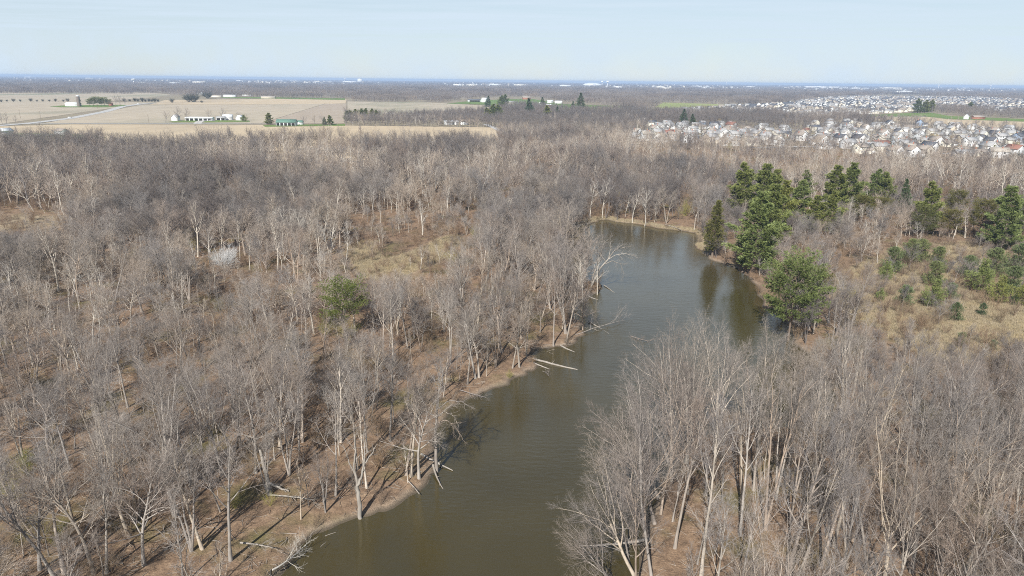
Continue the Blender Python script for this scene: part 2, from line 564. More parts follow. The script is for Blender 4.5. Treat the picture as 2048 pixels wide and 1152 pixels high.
mlt = nt.nodes.new('ShaderNodeMath'); mlt.operation = 'MULTIPLY'; nt.links.new(cl, mlt.inputs[0]); nt.links.new(low.outputs[0], mlt.inputs[1])
mxc = mixc(nt, mlt.outputs[0], sky.outputs[0], (7.5, 8.9, 10.2))
nt.links.new(mxc, bg.inputs['Color'])
bg.inputs['Strength'].default_value = .062
sl = bpy.data.lights.new('sun', 'SUN'); sl.energy = 5.0; sl.angle = R_(.53); sl.color = (1, .965, .905)
so = bpy.data.objects.new('sun', sl); col.objects.link(so)
dirv = Vector((-math.sin(SUN_AZ) * math.cos(SUN_EL), -math.cos(SUN_AZ) * math.cos(SUN_EL), -math.sin(SUN_EL)))
so.rotation_euler = dirv.to_track_quat('-Z', 'Y').to_euler()
so.location = (0, 0, 300)
sc.view_settings.view_transform = 'Standard'; sc.view_settings.look = 'None'
sc.view_settings.exposure = 0.55; sc.view_settings.gamma = 1.0
sc.render.engine = 'CYCLES'
cy = sc.cycles
cy.max_bounces = 4; cy.diffuse_bounces = 2; cy.glossy_bounces = 2; cy.transmission_bounces = 2; cy.transparent_max_bounces = 4; cy.volume_bounces = 0
cy.use_denoising = False
cy.sample_clamp_indirect = 2.0; cy.sample_clamp_direct = 1.3
cy.use_adaptive_sampling = False
cy.pixel_filter_type = 'BLACKMAN_HARRIS'; cy.filter_width = 1.0
cy.caustics_reflective = False; cy.caustics_refractive = False

# ------------------------------------------------------------------ ground
CLEAR = poly([(1535, 338), (1640, 333), (1745, 346), (1735, 362), (1640, 372), (1560, 366)])
MEADOW = poly([(1890, 645), (1920, 624), (2000, 612), (2160, 604), (2160, 680), (2040, 690), (1960, 682), (1905, 668)])
SCRUB = poly([(1640, 560), (1740, 520), (1800, 490), (2048, 480), (2200, 500), (2200, 760), (2020, 740), (1850, 720), (1760, 660), (1680, 620)])
SWALE = poly([(690, 490), (740, 480), (770, 520), (830, 500), (900, 470), (930, 480), (880, 520), (800, 560), (720, 560)])
SWALE2 = poly([(-60, 432), (90, 430), (120, 452), (60, 468), (-60, 470)])


def axis(dense0, dense1, step, far, n):
    d = np.arange(dense0, dense1 + .01, step)
    g1 = dense1 + (far - dense1) * (np.linspace(0, 1, n)[1:] ** 3)
    g0 = dense0 - (far + dense0) * (np.linspace(0, 1, n)[1:] ** 3)
    return np.concatenate([g0[::-1], d, g1])


gx = axis(-75, 125, .9, 24000, 48)
gy0 = np.arange(26, 300, 1.0)
gy = np.concatenate([[-300, -120, -40, 0, 14], gy0, 300 + (24000 - 300) * (np.linspace(0, 1, 70)[1:] ** 3)])
GX, GY = np.meshgrid(gx, gy)
gp = np.stack([GX.ravel(), GY.ravel()], -1)
gzv = gz(gp[:, 0], gp[:, 1])
nx, ny = len(gx), len(gy)
ii = np.arange(ny - 1)[:, None] * nx + np.arange(nx - 1)[None]
quads = np.stack([ii, ii + 1, ii + nx + 1, ii + nx], -1).reshape(-1, 4)

Mg, nt, b = mat('forest_floor')
pos = wpos(nt)
n1 = noise(nt, pos, .09, 4, .6); n2 = noise(nt, pos, .8, 5, .65); n3 = noise(nt, pos, 5.0, 3, .7); n4 = noise(nt, pos, .035, 3)
litter = ramp(nt, n2, [(.22, (.10, .074, .052)), (.42, (.19, .128, .086)), (.58, (.265, .182, .122)), (.8, (.38, .28, .19))])
fine = ramp(nt, n3, [(.3, (.55, .55, .55)), (.7, (1.3, 1.27, 1.2))])
litter = mixc(nt, .8, litter, fine, 'MULTIPLY')
moss = ramp(nt, n3, [(.3, (.075, .075, .028)), (.7, (.17, .15, .06))])
mossf = ramp(nt, n1, [(.52, (0, 0, 0)), (.66, (.75, .75, .75))])
c = mixc(nt, mossf, litter, moss)
at = nt.nodes.new('ShaderNodeAttribute'); at.attribute_name = 'dry_grass'
gr = ramp(nt, n2, [(.25, (.23, .18, .125)), (.55, (.35, .285, .195)), (.8, (.45, .375, .265))])
gr = mixc(nt, .6, gr, fine, 'MULTIPLY')
c = mixc(nt, at.outputs['Fac'], c, gr)
at2 = nt.nodes.new('ShaderNodeAttribute'); at2.attribute_name = 'shore'
mud = ramp(nt, n3, [(.3, (.16, .13, .095)), (.7, (.38, .32, .25))])
c = mixc(nt, at2.outputs['Fac'], c, mud)
sz = nt.nodes.new('ShaderNodeSeparateXYZ'); nt.links.new(pos, sz.inputs[0])
wet = ramp(nt, sz.outputs['Z'], [(.10, (.85, .85, .85)), (.34, (0, 0, 0))])
c = mixc(nt, wet, c, (.075, .06, .042))
at3 = nt.nodes.new('ShaderNodeAttribute'); at3.attribute_name = 'open_country'
oc = ramp(nt, n4, [(.3, (.20, .165, .12)), (.6, (.27, .23, .155)), (.8, (.15, .16, .07))])
c = mixc(nt, at3.outputs['Fac'], c, oc)
nt.links.new(c, b.inputs['Base Color'])
bp = nt.nodes.new('ShaderNodeBump'); bp.inputs['Strength'].default_value = .6; bp.inputs['Distance'].default_value = .25
nt.links.new(n3, bp.inputs['Height']); nt.links.new(bp.outputs[0], b.inputs['Normal'])
b.inputs['Roughness'].default_value = .95
gme = mesh_np('ground', np.column_stack([gp, gzv]), quads, mats=[Mg], smooth=True)


def attr(me, name, val):
    a = me.attributes.new(name, 'FLOAT', 'POINT'); a.data.foreach_set('value', np.asarray(val, np.float32))


sdv = np.full(len(gp), 400.0)
nr = (gp[:, 1] < 330) & (np.abs(gp[:, 0]) < 260)
s_ = dist_poly(gp[nr], riv); s_[inside(gp[nr], riv)] *= -1; sdv[nr] = s_


def soft(pts, pg, wd):
    d = dist_poly(pts, pg); d[inside(pts, pg)] *= -1
    return np.clip(.5 - d / wd, 0, 1)


dry = np.zeros(len(gp))
for pg, wd in ((CLEAR, 10), (MEADOW, 10), (SWALE, 5), (SWALE2, 8)):
    dry = np.maximum(dry, soft(gp, pg, wd))
dry = np.maximum(dry, .45 * soft(gp, SCRUB, 14))
# pale grass along the far shore
far_sh = (gp[:, 1] > 225) & (sdv > -.5) & (sdv < 5)
dry = np.where(far_sh, np.maximum(dry, .9 * np.clip((4.5 - sdv) / 2, 0, 1) * np.clip(vnoise(gp[:, 0] / 9, gp[:, 1] / 9) * 2.2 - .3, 0, 1)), dry)
attr(gme, 'dry_grass', dry)
nsh = vnoise(gp[:, 0] / 5, gp[:, 1] / 5)
attr(gme, 'shore', np.clip(1.0 - np.abs(sdv - .1) / (.5 + 1.6 * nsh), 0, 1) * (gp[:, 1] < 225) * .7)
attr(gme, 'open_country', np.clip((gp[:, 1] - 560) / 150, 0, 1))
structure('ground', gme)

# ------------------------------------------------------------------ water
Mw, nt, b = mat('river_water')
pos = wpos(nt)
wn = noise(nt, pos, .05, 2)
nt.links.new(ramp(nt, wn, [(.35, (.048, .038, .0135)), (.65, (.058, .046, .017))]), b.inputs['Base Color'])
b.inputs['Roughness'].default_value = .06; b.inputs['IOR'].default_value = 1.64; b.inputs['Specular IOR Level'].default_value = .5
r1 = noise(nt, pos, .75, 4, .62, (.55, 1.5, 1)); r2 = noise(nt, pos, .07, 2, .5, (.8, 1.2, 1))
ad = nt.nodes.new('ShaderNodeMath'); ad.operation = 'MULTIPLY'; nt.links.new(r1, ad.inputs[0]); nt.links.new(r2, ad.inputs[1])
bp = nt.nodes.new('ShaderNodeBump'); bp.inputs['Strength'].default_value = .42; bp.inputs['Distance'].default_value = .26
nt.links.new(ad.outputs[0], bp.inputs['Height']); nt.links.new(bp.outputs[0], b.inputs['Normal'])
bb = Bag(); x0, x1, y0, y1 = riv[:, 0].min() - 3, riv[:, 0].max() + 3, riv[:, 1].min() - 3, riv[:, 1].max() + 3
bb.add([(x0, y0, 0), (x1, y0, 0), (x1, y1, 0), (x0, y1, 0)], [(0, 1, 2, 3)])
structure('river_water', bb.mesh('river_water', Mw))


# ------------------------------------------------------------------ fields, lawns, roads: sheets over the open ground
def sheet(name, pts, m, z, n=1):
    pg = poly(pts, z)
    bm = bmesh.new()
    f = bm.faces.new([bm.verts.new((x, y, z)) for x, y in pg])
    f.normal_update()
    if f.normal.z < 0: f.normal_flip()
    bmesh.ops.triangulate(bm, faces=bm.faces[:])
    me = bpy.data.meshes.new(name); bm.to_mesh(me); bm.free(); me.materials.append(m)
    return structure(name, me)


def field_mat(name, stops, stripe=None):
    m, nt, b = mat(name)
    pos = wpos(nt)
    a = noise(nt, pos, .006, 5, .6, (1, .35, 1)); a2 = noise(nt, pos, .05, 4, .6, (1, .5, 1))
    c = ramp(nt, a, stops)
    f2 = ramp(nt, a2, [(.3, (.86, .86, .86)), (.7, (1.1, 1.1, 1.1))])
    c = mixc(nt, .8, c, f2, 'MULTIPLY')
    if stripe:
        wv = nt.nodes.new('ShaderNodeTexWave'); wv.inputs['Scale'].default_value = stripe[0]; wv.inputs['Distortion'].default_value = 1.5; wv.inputs['Detail'].default_value = 2
        wv.inputs['Detail Scale'].default_value = .3
        mp = nt.nodes.new('ShaderNodeMapping'); mp.inputs['Rotation'].default_value = (0, 0, stripe[1]); nt.links.new(pos, mp.inputs[0]); nt.links.new(mp.outputs[0], wv.inputs[0])
        c = mixc(nt, wv.outputs['Fac'], c, mixc(nt, 1.0, c, stripe[2], 'MULTIPLY'))
    nt.links.new(c, b.inputs['Base Color']); b.inputs['Roughness'].default_value = .95
    return m


M_tan = field_mat('corn_stubble', [(.3, (.44, .35, .235)), (.5, (.50, .405, .275)), (.7, (.41, .335, .235))], (.06, 1.45, (.90, .89, .88)))
M_grey = field_mat('bean_stubble', [(.3, (.36, .305, .225)), (.5, (.43, .365, .27)), (.68, (.29, .265, .19))], (.022, 1.3, (.88, .88, .9)))
M_rows = field_mat('row_stubble', [(.3, (.38, .31, .235)), (.7, (.44, .36, .27))], (.035, .5, (.72, .74, .76)))
M_farfield = field_mat('far_field', [(.3, (.34, .285, .21)), (.5, (.39, .335, .25)), (.68, (.23, .225, .15))])
M_green = field_mat('spring_grass', [(.3, (.10, .15, .035)), (.6, (.14, .20, .05)), (.8, (.20, .21, .08))])
M_pasture = field_mat('pasture_grass', [(.3, (.23, .26, .09)), (.6, (.30, .31, .13)), (.8, (.33, .31, .15))])
M_road = plain('pale_asphalt', (.42, .41, .39), .9, .08, .05)
M_gravel = plain('gravel', (.46, .44, .40), .9, .1, .1)

sheet('field', [(-700, 186), (300, 185), (345, 190), (200, 205), (-700, 204)], M_farfield, GZ + .10)
sheet('field', [(-700, 204.6), (250, 204.6), (330, 203), (280, 208), (0, 248), (-700, 262)], M_grey, GZ + .14)
sheet('field', [(330, 200), (640, 196.5), (693, 199), (691, 207), (500, 209), (300, 209)], M_tan, GZ + .12)
sheet('field', [(285, 209.3), (500, 209.3), (650, 207.3), (520, 247), (90, 246)], M_grey, GZ + .18)
sheet('field', [(652, 207.3), (693, 207.3), (688, 247), (522, 247)], M_rows, GZ + .16)
sheet('field', [(-900, 275), (0, 252.5), (150, 248.6), (560, 249.4), (1003, 255), (998, 320), (-900, 330)], M_tan, GZ + .20)
sheet('field', [(695, 203), (860, 205), (1000, 213), (1000, 226), (850, 236), (695, 236)], M_farfield, GZ + .10)
sheet('field', [(1700, 233.5), (1850, 233), (1900, 238), (2048, 243), (2400, 254), (2400, 272), (2048, 260), (1900, 252), (1760, 240)], M_tan, GZ + .12)
sheet('pasture', [(1292, 224), (1326, 205), (1462, 209), (1475, 217), (1400, 224), (1310, 229)], M_pasture, GZ + .10)
for k, (pts) in enumerate([
        [(98, 212.5), (140, 210), (240, 209.5), (262, 211), (215, 214.5), (120, 214.5)],
        [(338, 243), (380, 240), (440, 240.5), (498, 241), (500, 243.5), (420, 244.6), (345, 244.6)],
        [(525, 250), (600, 249), (690, 247.6), (690, 251.5), (610, 252.5), (530, 253.5)],
        [(-30, 268), (60, 266.5), (130, 268), (190, 270), (215, 276), (120, 281), (-30, 277)],
        [(893, 207), (950, 201), (1060, 197), (1130, 208), (1270, 213), (1250, 220), (1140, 221), (1060, 214), (960, 209)],
        [(440, 194.5), (520, 194), (690, 196.5), (690, 200), (560, 197.5), (450, 196)],
        [(1700, 231), (1820, 226), (1860, 225), (1900, 232), (2048, 238), (2400, 248), (2400, 254), (2048, 243.2), (1900, 238.4), (1850, 233), (1760, 233.5)],
        [(1286, 266), (1310, 263), (1330, 268), (1300, 272)]]):
    sheet('lawn', pts, M_green, GZ + .26)


def strip(name, pts, wd, m, z):
    p = np.array([P(a, b, z) for a, b in pts])
    q = [p[0]]
    for a, c in zip(p, p[1:]):
        for t in np.linspace(0, 1, 7)[1:]: q.append(a + (c - a) * t)
    p = np.array(q)
    t = np.gradient(p, axis=0); t /= np.linalg.norm(t, axis=1, keepdims=True)
    nrm = np.stack([-t[:, 1], t[:, 0]], 1) * wd / 2
    v = np.concatenate([np.column_stack([p + nrm, np.full(len(p), z)]), np.column_stack([p - nrm, np.full(len(p), z)])])
    n = len(p)
    qd = [(i + n, i + n + 1, i + 1, i) for i in range(n - 1)]
    return structure(name, mesh_np(name, v, qd, mats=[m]))


strip('road', [(-120, 258), (0, 251), (70, 245), (140, 236.5), (210, 223), (245, 213), (285, 207.3), (310, 206.3)], 13, M_road, GZ + .32)
strip('road', [(-60, 247.8), (150, 247.2), (420, 247.4), (600, 248.3)], 7, M_road, GZ + .36)
strip('driveway', [(395, 247), (398, 243.5), (404, 241.5), (430, 241)], 9, M_gravel, GZ + .40)
strip('driveway', [(-20, 270.5), (60, 269), (118, 269.5)], 4.5, M_gravel, GZ + .40)
strip('driveway', [(40, 275), (80, 269.6), (110, 269.8)], 4, M_gravel, GZ + .44)
strip('road', [(970, 248), (990, 256), (1010, 266)], 7, M_road, GZ + .36)
strip('road', [(1048, 208.5), (1060, 213), (1072, 219)], 11, M_road, GZ + .36)
strip('road', [(1690, 235.2), (1760, 234.6), (1850, 233.4)], 9, M_road, GZ + .36)

# ------------------------------------------------------------------ tree library
FORMS = [('tall', 21, 18.5), ('broad', 22, 17), ('fork', 23, 18), ('tall', 24, 20), ('lean', 25, 17.5), ('broad', 26, 18.5), ('round', 27, 16.5), ('fork', 28, 17.5), ('lean', 29, 18)]
LOOK = {'tall': 'straight', 'broad': 'spreading', 'fork': 'fork-stemmed', 'lean': 'leaning', 'round': 'round-crowned', 'sapling': 'thin young', 'snag': 'bleached'}
near_lib = []
for f, s, h in FORMS:
    t, c_, hh = bare_tree(s, f, h, 0)
    near_lib.append((f, hh, t.mesh('trunk', M_bark, True), c_.mesh('crown', M_twig)))
sap_lib = []
for s in (41, 42, 43):
    t, c_, hh = bare_tree(s, 'sapling', 11, 0)
    sap_lib.append(('sapling', hh, t.mesh('trunk', M_bark, True), c_.mesh('crown', M_twig)))
pale_lib = []
for s in (51, 52, 53):
    t, c_, hh = bare_tree(s, 'snag', 16, 0)
    pale_lib.append(('snag', hh, t.mesh('trunk', M_pale, True), c_.mesh('crown', M_paletwig)))
SHR = [(61, 3.2, 12, .9), (62, 2.4, 10, 1.1), (63, 4.2, 13, .7), (64, 2.8, 9, .9)]
shrub_lib = [shrub(s, h, n, .8, 1.0, sp).mesh('bare_shrub', M_shrub) for s, h, n, sp in SHR]
bud_lib = [shrub(s, h, n, 1.0, 1.2, sp).mesh('budding_shrub', M_bud) for s, h, n, sp in ((66, 5, 12, .7), (67, 3.6, 12, .9))]
whiteshrub = shrub(68, 6, 26, 1.6, 1.5, .8).mesh('white_shrub', bark('white_twigs', (.54, .535, .52), (.70, .695, .68), [(1, 1, 1), (.95, .95, .95)], .1))


def lib_collection(name, meshes):
    c = bpy.data.collections.new(name)
    for i, me in enumerate(meshes):
        o = bpy.data.objects.new('%s_kind.%03d' % (name, i), me); c.objects.link(o)
    return c


mids, fars = [], []
MF = [('tall', 21, 18.5), ('broad', 22, 17), ('fork', 23, 18), ('round', 24, 16), ('lean', 25, 17.5), ('round', 26, 17)]
def remat(me, name, a_, b_):
    m_ = me.copy(); m_.name = name; m_.materials[0] = a_; m_.materials[1] = b_
    return m_
for f, s, h in MF:
    t, c_, _ = bare_tree(s + 100, f, h, 1); mids.append(joined('bare_tree', [(t, M_barkmid), (c_, M_twig)]))
mids += [remat(mids[1], 'tan_tree', M_tantwig, M_tantwig), remat(mids[3], 'tan_tree', M_tantwig, M_tantwig), remat(mids[0], 'tan_tree', M_pale, M_tantwig),
         remat(mids[5], 'dark_tree', M_darktwig, M_darktwig), remat(mids[1], 'dark_tree', M_darktwig, M_darktwig), remat(mids[2], 'dark_tree', M_darktwig, M_darktwig)]
t, c_, _ = bare_tree(171, 'snag', 16, 1); mids.append(joined('pale_tree', [(t, M_pale), (c_, M_paletwig)]))
for f, s, h in MF:
    t, c_, _ = bare_tree(s + 200, f, h, 2); fars.append(joined('bare_tree', [(t, M_twigfar), (c_, M_twigfar)]))
fars += [remat(fars[1], 'tan_tree', M_tantwig, M_tantwig), remat(fars[3], 'tan_tree', M_tantwig, M_tantwig), remat(fars[0], 'tan_tree', M_pale, M_tantwig),
         remat(fars[5], 'dark_tree', M_darktwig, M_darktwig), remat(fars[1], 'dark_tree', M_darktwig, M_darktwig), remat(fars[2], 'dark_tree', M_darktwig, M_darktwig)]
t, c_, _ = bare_tree(271, 'snag', 16, 2); fars.append(joined('pale_tree', [(t, M_pale), (c_, M_paletwig)]))
for i in range(2):
    b_ = shrub(280 + i, 4.0, 8, .5, 3.0, .8); fars.append(b_.mesh('bare_shrub', M_twigfar))
C_mid = lib_collection('wood', mids)
C_far = lib_collection('far_wood', fars)
C_shr = lib_collection('brush', shrub_lib)


def grove(seed, size=46, n=34, hmin=12, hmax=17, m=None):
    """a stand of coarse bare trees for woods kilometres away"""
    g = np.random.default_rng(seed); b = Bag()
    for i in range(n):
        h = g.uniform(hmin, hmax)
        o = np.array((g.uniform(-.5, .5) * size, g.uniform(-.5, .5) * size, 0))
        C, R = trunk_chain(g, h * .8, .22, 4, g.normal(0, .05, 2), .05, .08)
        C += o; b.add(*tube(C, R, 3))
        L1 = grow(g, C, R, 9, .3, 1, .9, .4, .42, .22, 4, .12, .09, .6, .05, .12); b.add(*tube(*L1, 3))
        L2 = grow(g, *L1, 6, .15, 1, .75, .5, .6, .4, 3, .15, .05, .9, .045, .07); b.add(*tube(*L2, 3))
    return b.mesh('grove', m or M_twigfar)


C_grove = lib_collection('far_grove', [grove(300 + i) for i in range(3)] + [grove(310 + i, m=M_darktwig) for i in range(2)])

_ng = {}


def scatter_object(name, pts, idx, rot, scl, coll, kind='stuff'):
    me = bpy.data.meshes.new(name)
    pts = np.asarray(pts, np.float32).reshape(-1, 3)
    me.vertices.add(len(pts)); me.vertices.foreach_set('co', pts.ravel())
    a = me.attributes.new('idx', 'INT', 'POINT'); a.data.foreach_set('value', np.asarray(idx, np.int32))
    a = me.attributes.new('rot', 'FLOAT_VECTOR', 'POINT'); a.data.foreach_set('vector', np.asarray(rot, np.float32).ravel())
    a = me.attributes.new('scl', 'FLOAT_VECTOR', 'POINT'); a.data.foreach_set('vector', np.asarray(scl, np.float32).ravel())
    o = link(name, me); o['kind'] = kind
    ng = _ng.get(coll.name)
    if ng is None:
        ng = bpy.data.node_groups.new('scatter_' + coll.name, 'GeometryNodeTree'); _ng[coll.name] = ng
        ng.interface.new_socket('Geometry', in_out='INPUT', socket_type='NodeSocketGeometry')
        ng.interface.new_socket('Geometry', in_out='OUTPUT', socket_type='NodeSocketGeometry')
        N = ng.nodes; L = ng.links
        gi = N.new('NodeGroupInput'); go = N.new('NodeGroupOutput'); ip = N.new('GeometryNodeInstanceOnPoints'); ci = N.new('GeometryNodeCollectionInfo')
        ci.inputs['Collection'].default_value = coll
        ci.inputs['Separate Children'].default_value = True; ci.inputs['Reset Children'].default_value = True
        ip.inputs['Pick Instance'].default_value = True
        def na(n, t):
            x = N.new('GeometryNodeInputNamedAttribute'); x.data_type = t; x.inputs['Name'].default_value = n
            return [s for s in x.outputs if s.enabled][0]
        L.new(gi.outputs[0], ip.inputs['Points']); L.new(ci.outputs[0], ip.inputs['Instance'])
        L.new(na('idx', 'INT'), ip.inputs['Instance Index']); L.new(na('rot', 'FLOAT_VECTOR'), ip.inputs['Rotation']); L.new(na('scl', 'FLOAT_VECTOR'), ip.inputs['Scale'])
        L.new(ip.outputs[0], go.inputs[0])
    md = o.modifiers.new('scatter', 'NODES'); md.node_group = ng
    return o

# ------------------------------------------------------------------ where the woods stand
def jgrid(x0, x1, y0, y1, s, g, jit=.48):
    xs = np.arange(x0, x1, s); ys = np.arange(y0, y1, s)
    X, Y = np.meshgrid(xs, ys)
    X = X + (np.arange(len(ys)) % 2)[:, None] * s / 2
    p = np.stack([X.ravel(), Y.ravel()], -1)
    return p + g.uniform(-jit, jit, p.shape) * s


def river_sd(p):
    s = dist_poly(p, riv); s[inside(p, riv)] *= -1
    return s


def in_view(p, h, m=60):
    z = np.full(len(p), GZ)
    x1, y1 = Q(p[:, 0], p[:, 1], z); x2, y2 = Q(p[:, 0], p[:, 1], z + h)
    ok = (x1 > -m - 60) & (x1 < 2048 + m + 60) & (y2 < 1152 + 10) & (p[:, 1] > 30)
    return ok


OPEN = [poly(q) for q in (
    [(-900, 186), (335, 188), (345, 192), (640, 197), (695, 198), (692, 235), (690, 252.5), (1000, 256), (992, 300), (-1200, 300)],
    [(695, 203), (860, 205), (1000, 213), (1000, 226), (850, 236), (695, 236)],
    [(885, 205), (950, 198), (1060, 194), (1130, 206), (1270, 213), (1250, 221), (1140, 222), (1060, 215), (960, 210)],
    [(1292, 226), (1326, 205), (1462, 209), (1475, 217), (1400, 224), (1310, 230)],
    [(1700, 231), (1820, 225), (1860, 225), (1900, 232), (2048, 238), (2400, 248), (2400, 272), (2048, 262), (1900, 253), (1760, 242)])]
S1 = poly([(1250, 284), (1290, 262), (1300, 249), (1480, 252), (1580, 262), (1680, 240), (1760, 245), (1900, 255), (2048, 264), (2200, 270), (2250, 322), (2048, 316), (1900, 312), (1760, 311), (1620, 296), (1500, 296), (1400, 290), (1320, 286)])
S2 = poly([(1306, 228), (1325, 222), (1470, 214), (1560, 209), (1650, 197), (1780, 190), (2048, 200), (2400, 208), (2400, 240), (2048, 226), (1860, 216), (1820, 224), (1700, 230), (1640, 236), (1560, 232), (1480, 228)])

TREES = []            # x, y, height, look, label bits are made later
gW = np.random.default_rng(77)

# trees of the photograph one can tell apart near the river: (base x, base y, height, form, turn)
HERO = [(651, 1021, 10, 2, 0), (671, 990, 14, 4, .4), (812, 945, 16.5, 0, 1), (822, 948, 17, 3, 2), (838, 950, 15.5, 6, 3),
        (461, 1120, 18, 3, 1), (383, 1103, 16, 2, 2), (349, 1033, 18, 5, .5), (405, 1098, 15, 0, 4), (521, 838, 18.5, 1, 1.2),
        (110, 1158, 17, 4, 2.2), (129, 1150, 16, 0, 2.9), (81, 1144, 14, 6, 5), (147, 1049, 15, 3, .3), (248, 1028, 15, 7, 2),
        (188, 1151, 16, 6, 1), (214, 1148, 13, 0, 2), (935, 765, 15, 3, 1), (951, 754, 16, 0, 4), (958, 752, 15, 6, .4),
        (991, 733, 13, 2, 2), (1003, 705, 17, 5, 1), (1107, 685, 16, 3, 3), (1039, 730, 13, 6, 2), (1025, 733, 12, 0, 1), (1053, 709, 13, 7, .3),
        (1166, 652, 11, 6, 2.2), (600, 920, 15, 3, 3), (735, 905, 15, 7, 1), (780, 880, 15, 0, 2), (560, 900, 16, 1, 4),
        (1304, 1150, 21, 8, 2.6), (1350, 1092, 22, 3, 1), (1403, 1150, 22, 0, 2), (1322, 1022, 21, 4, 3.6), (1480, 1069, 21, 3, 3),
        (1517, 905, 21, 7, 1), (1575, 1150, 22, 6, 4), (1642, 1138, 20, 0, 1), (1667, 1096, 24, 3, 0), (1695, 1143, 20, 8, 3),
        (1732, 1147, 20, 4, 1.4), (1818, 1110, 24, 7, 2), (1822, 1147, 21, 6, 2), (1896, 1115, 22, 5, 2), (1929, 1147, 21, 8, .4),
        (1947, 1106, 22, 1, 2), (1581, 1045, 21, 2, 3), (1484, 1022, 20, 0, 4), (1675, 905, 21, 3, 5), (1275, 1190, 18, 4, 3.0), (1262, 1110, 15, 8, 3.2),
        (1345, 955, 21, 5, 1), (1372, 920, 21, 1, 3), (1430, 905, 21, 5, 2), (1290, 1060, 16, 1, 1), (1262, 1200, 13, 1, 0, -.55), (1275, 1150, 15, 5, 0, -.42), (1300, 1075, 17, 1, .3, -.35), (1318, 985, 18, 5, .2, -.3), (1345, 930, 19, 1, .2, -.28), (1310, 1040, 17, 6, 0, -.25), (1375, 900, 19, 6, 0, -.2)]
for (px, py, h, f, rz, *tl) in HERO:
    x, y = P(px, py, 1.0)
    TREES.append((x, y, h, f, rz, 1, tl[0] if tl else 0.0))
hero_xy = np.array([t[:2] for t in TREES])

cand = jgrid(-460, 470, 30, 640, 4.9, gW)
cand = cand[in_view(cand, 20)]
sd = river_sd(cand)
ok = sd > 1.0
for pg in (CLEAR, MEADOW): ok &= ~inside(cand, pg)
ok &= ~((inside(cand, SWALE) | inside(cand, SWALE2)) & (gW.random(len(cand)) < .72))
for pg in OPEN: ok &= ~inside(cand, pg)
ok &= ~(inside(cand, S1))
scrub = inside(cand, SCRUB)
den = vnoise(cand[:, 0] / 28 + 3, cand[:, 1] / 28 + 60)
gap = vnoise(cand[:, 0] / 17 + 81, cand[:, 1] / 21 + 14)
keep = (.84 + .35 * (den - .5)) * np.clip((gap - .20) / .14, .12, 1)
left_near = (cand[:, 0] < -4) & (cand[:, 1] < 150)
keep = np.where(left_near, .78 + .5 * (den - .5), keep)
keep = np.where((cand[:, 0] > 14) & (cand[:, 1] < 118), .80, keep)
keep = np.where(scrub, .24, keep)
keep = np.where((sd < 12) & (cand[:, 1] < 150) & (cand[:, 0] < 20), keep * .42, keep)
ok &= gW.random(len(cand)) < keep
ok &= ((cand[:, None] - hero_xy[None]) ** 2).sum(2).min(1) > 3.2 ** 2
cand = cand[ok]
hreg = vnoise(cand[:, 0] / 45 + 9, cand[:, 1] / 45 + 20)
hh = 7.5 + 10.5 * gW.random(len(cand)) ** .85 + (hreg - .5) * 6
right_near = (cand[:, 0] > 14) & (cand[:, 1] < 118)
hh = np.where(right_near, gW.uniform(16.5, 23, len(cand)), hh)
# keep the river reach open to the eye: trees on its right bank stay where the photo has them
px, py = Q(cand[:, 0], cand[:, 1], np.full(len(cand), GZ))
tx, ty = Q(cand[:, 0], cand[:, 1], GZ + hh)
mid_r = (px > 1380) & (px < 1600) & (py > 470) & (py < 700)
hh = np.where(inside(cand, SCRUB), np.minimum(hh, gW.uniform(4, 8, len(cand))), hh)
hh = np.where(mid_r, np.minimum(hh, gW.uniform(6, 10, len(cand))), hh)
front = (px > 1255) & (py > 280) & (py < 352)
hh = np.where(front, np.minimum(hh, gW.uniform(4, 8.5, len(cand))), hh)
capy = np.where(px < 1480, 680, np.where(px < 1700, 655, 690)) + gW.uniform(-25, 40, len(cand))
for _ in range(14):
    tx, ty = Q(cand[:, 0], cand[:, 1], GZ + hh)
    hh = np.where((px > 1180) & (py > 690) & (ty < capy) & (hh > 3.5), hh * .93, hh)
for _ in range(16):
    tx, ty = Q(cand[:, 0], cand[:, 1], GZ + hh)
    hh = np.where((px > 625) & (px < 765) & (py > 676) & (py < 830) & (ty < 652) & (hh > 3.0), hh * .92, hh)
low_scrub = ((px > 690) & (px < 960) & (py > 430) & (py < 610)) | ((px < 130) & (py > 425) & (py < 500))
hh = np.where(low_scrub, np.minimum(hh, gW.uniform(3.5, 7.5, len(cand))), hh)
for _ in range(16):
    tx, ty = Q(cand[:, 0], cand[:, 1], GZ + hh)
    f_ = ((px > 670) & (px < 900) & (py > 560) & (py < 700) & (ty < 545)) | ((px < 140) & (py > 465) & (py < 560) & (ty < 460))
    f_ |= (px > 395) & (px < 510) & (py > 535) & (py < 660) & (ty < 522)
    hh = np.where(f_ & (hh > 3.0), hh * .92, hh)
wsh = (px > 380) & (px < 520) & (py > 520) & (py < 640)
hh = np.where(wsh, np.minimum(hh, gW.uniform(4, 8, len(cand))), hh)
pine_f = (px > 1440) & (px < 2040) & (py > 405) & (py < 560)
hh = np.where(pine_f, np.minimum(hh, gW.uniform(6, 11, len(cand))), hh)
for i in range(len(cand)):
    TREES.append((cand[i, 0], cand[i, 1], hh[i], int(gW.integers(0, len(FORMS))), gW.random() * 6.28, 0))
T = np.array([t[:5] + ((t[6] if len(t) > 6 else 0.0),) for t in TREES])
heroflag = np.array([t[5] for t in TREES])
tz = gz(T[:, 0], T[:, 1])
dist = np.sqrt(T[:, 0] ** 2 + T[:, 1] ** 2 + 50 ** 2)
bx, by = Q(T[:, 0], T[:, 1], tz)
show = T[:, 2] / dist * np.where((bx > -40) & (bx < 2090), 1, .0)
order = np.argsort(-(show + heroflag * 10))
NEAR_N = 300
near_ids = order[:NEAR_N]
far_mask = np.ones(len(T), bool); far_mask[near_ids] = False

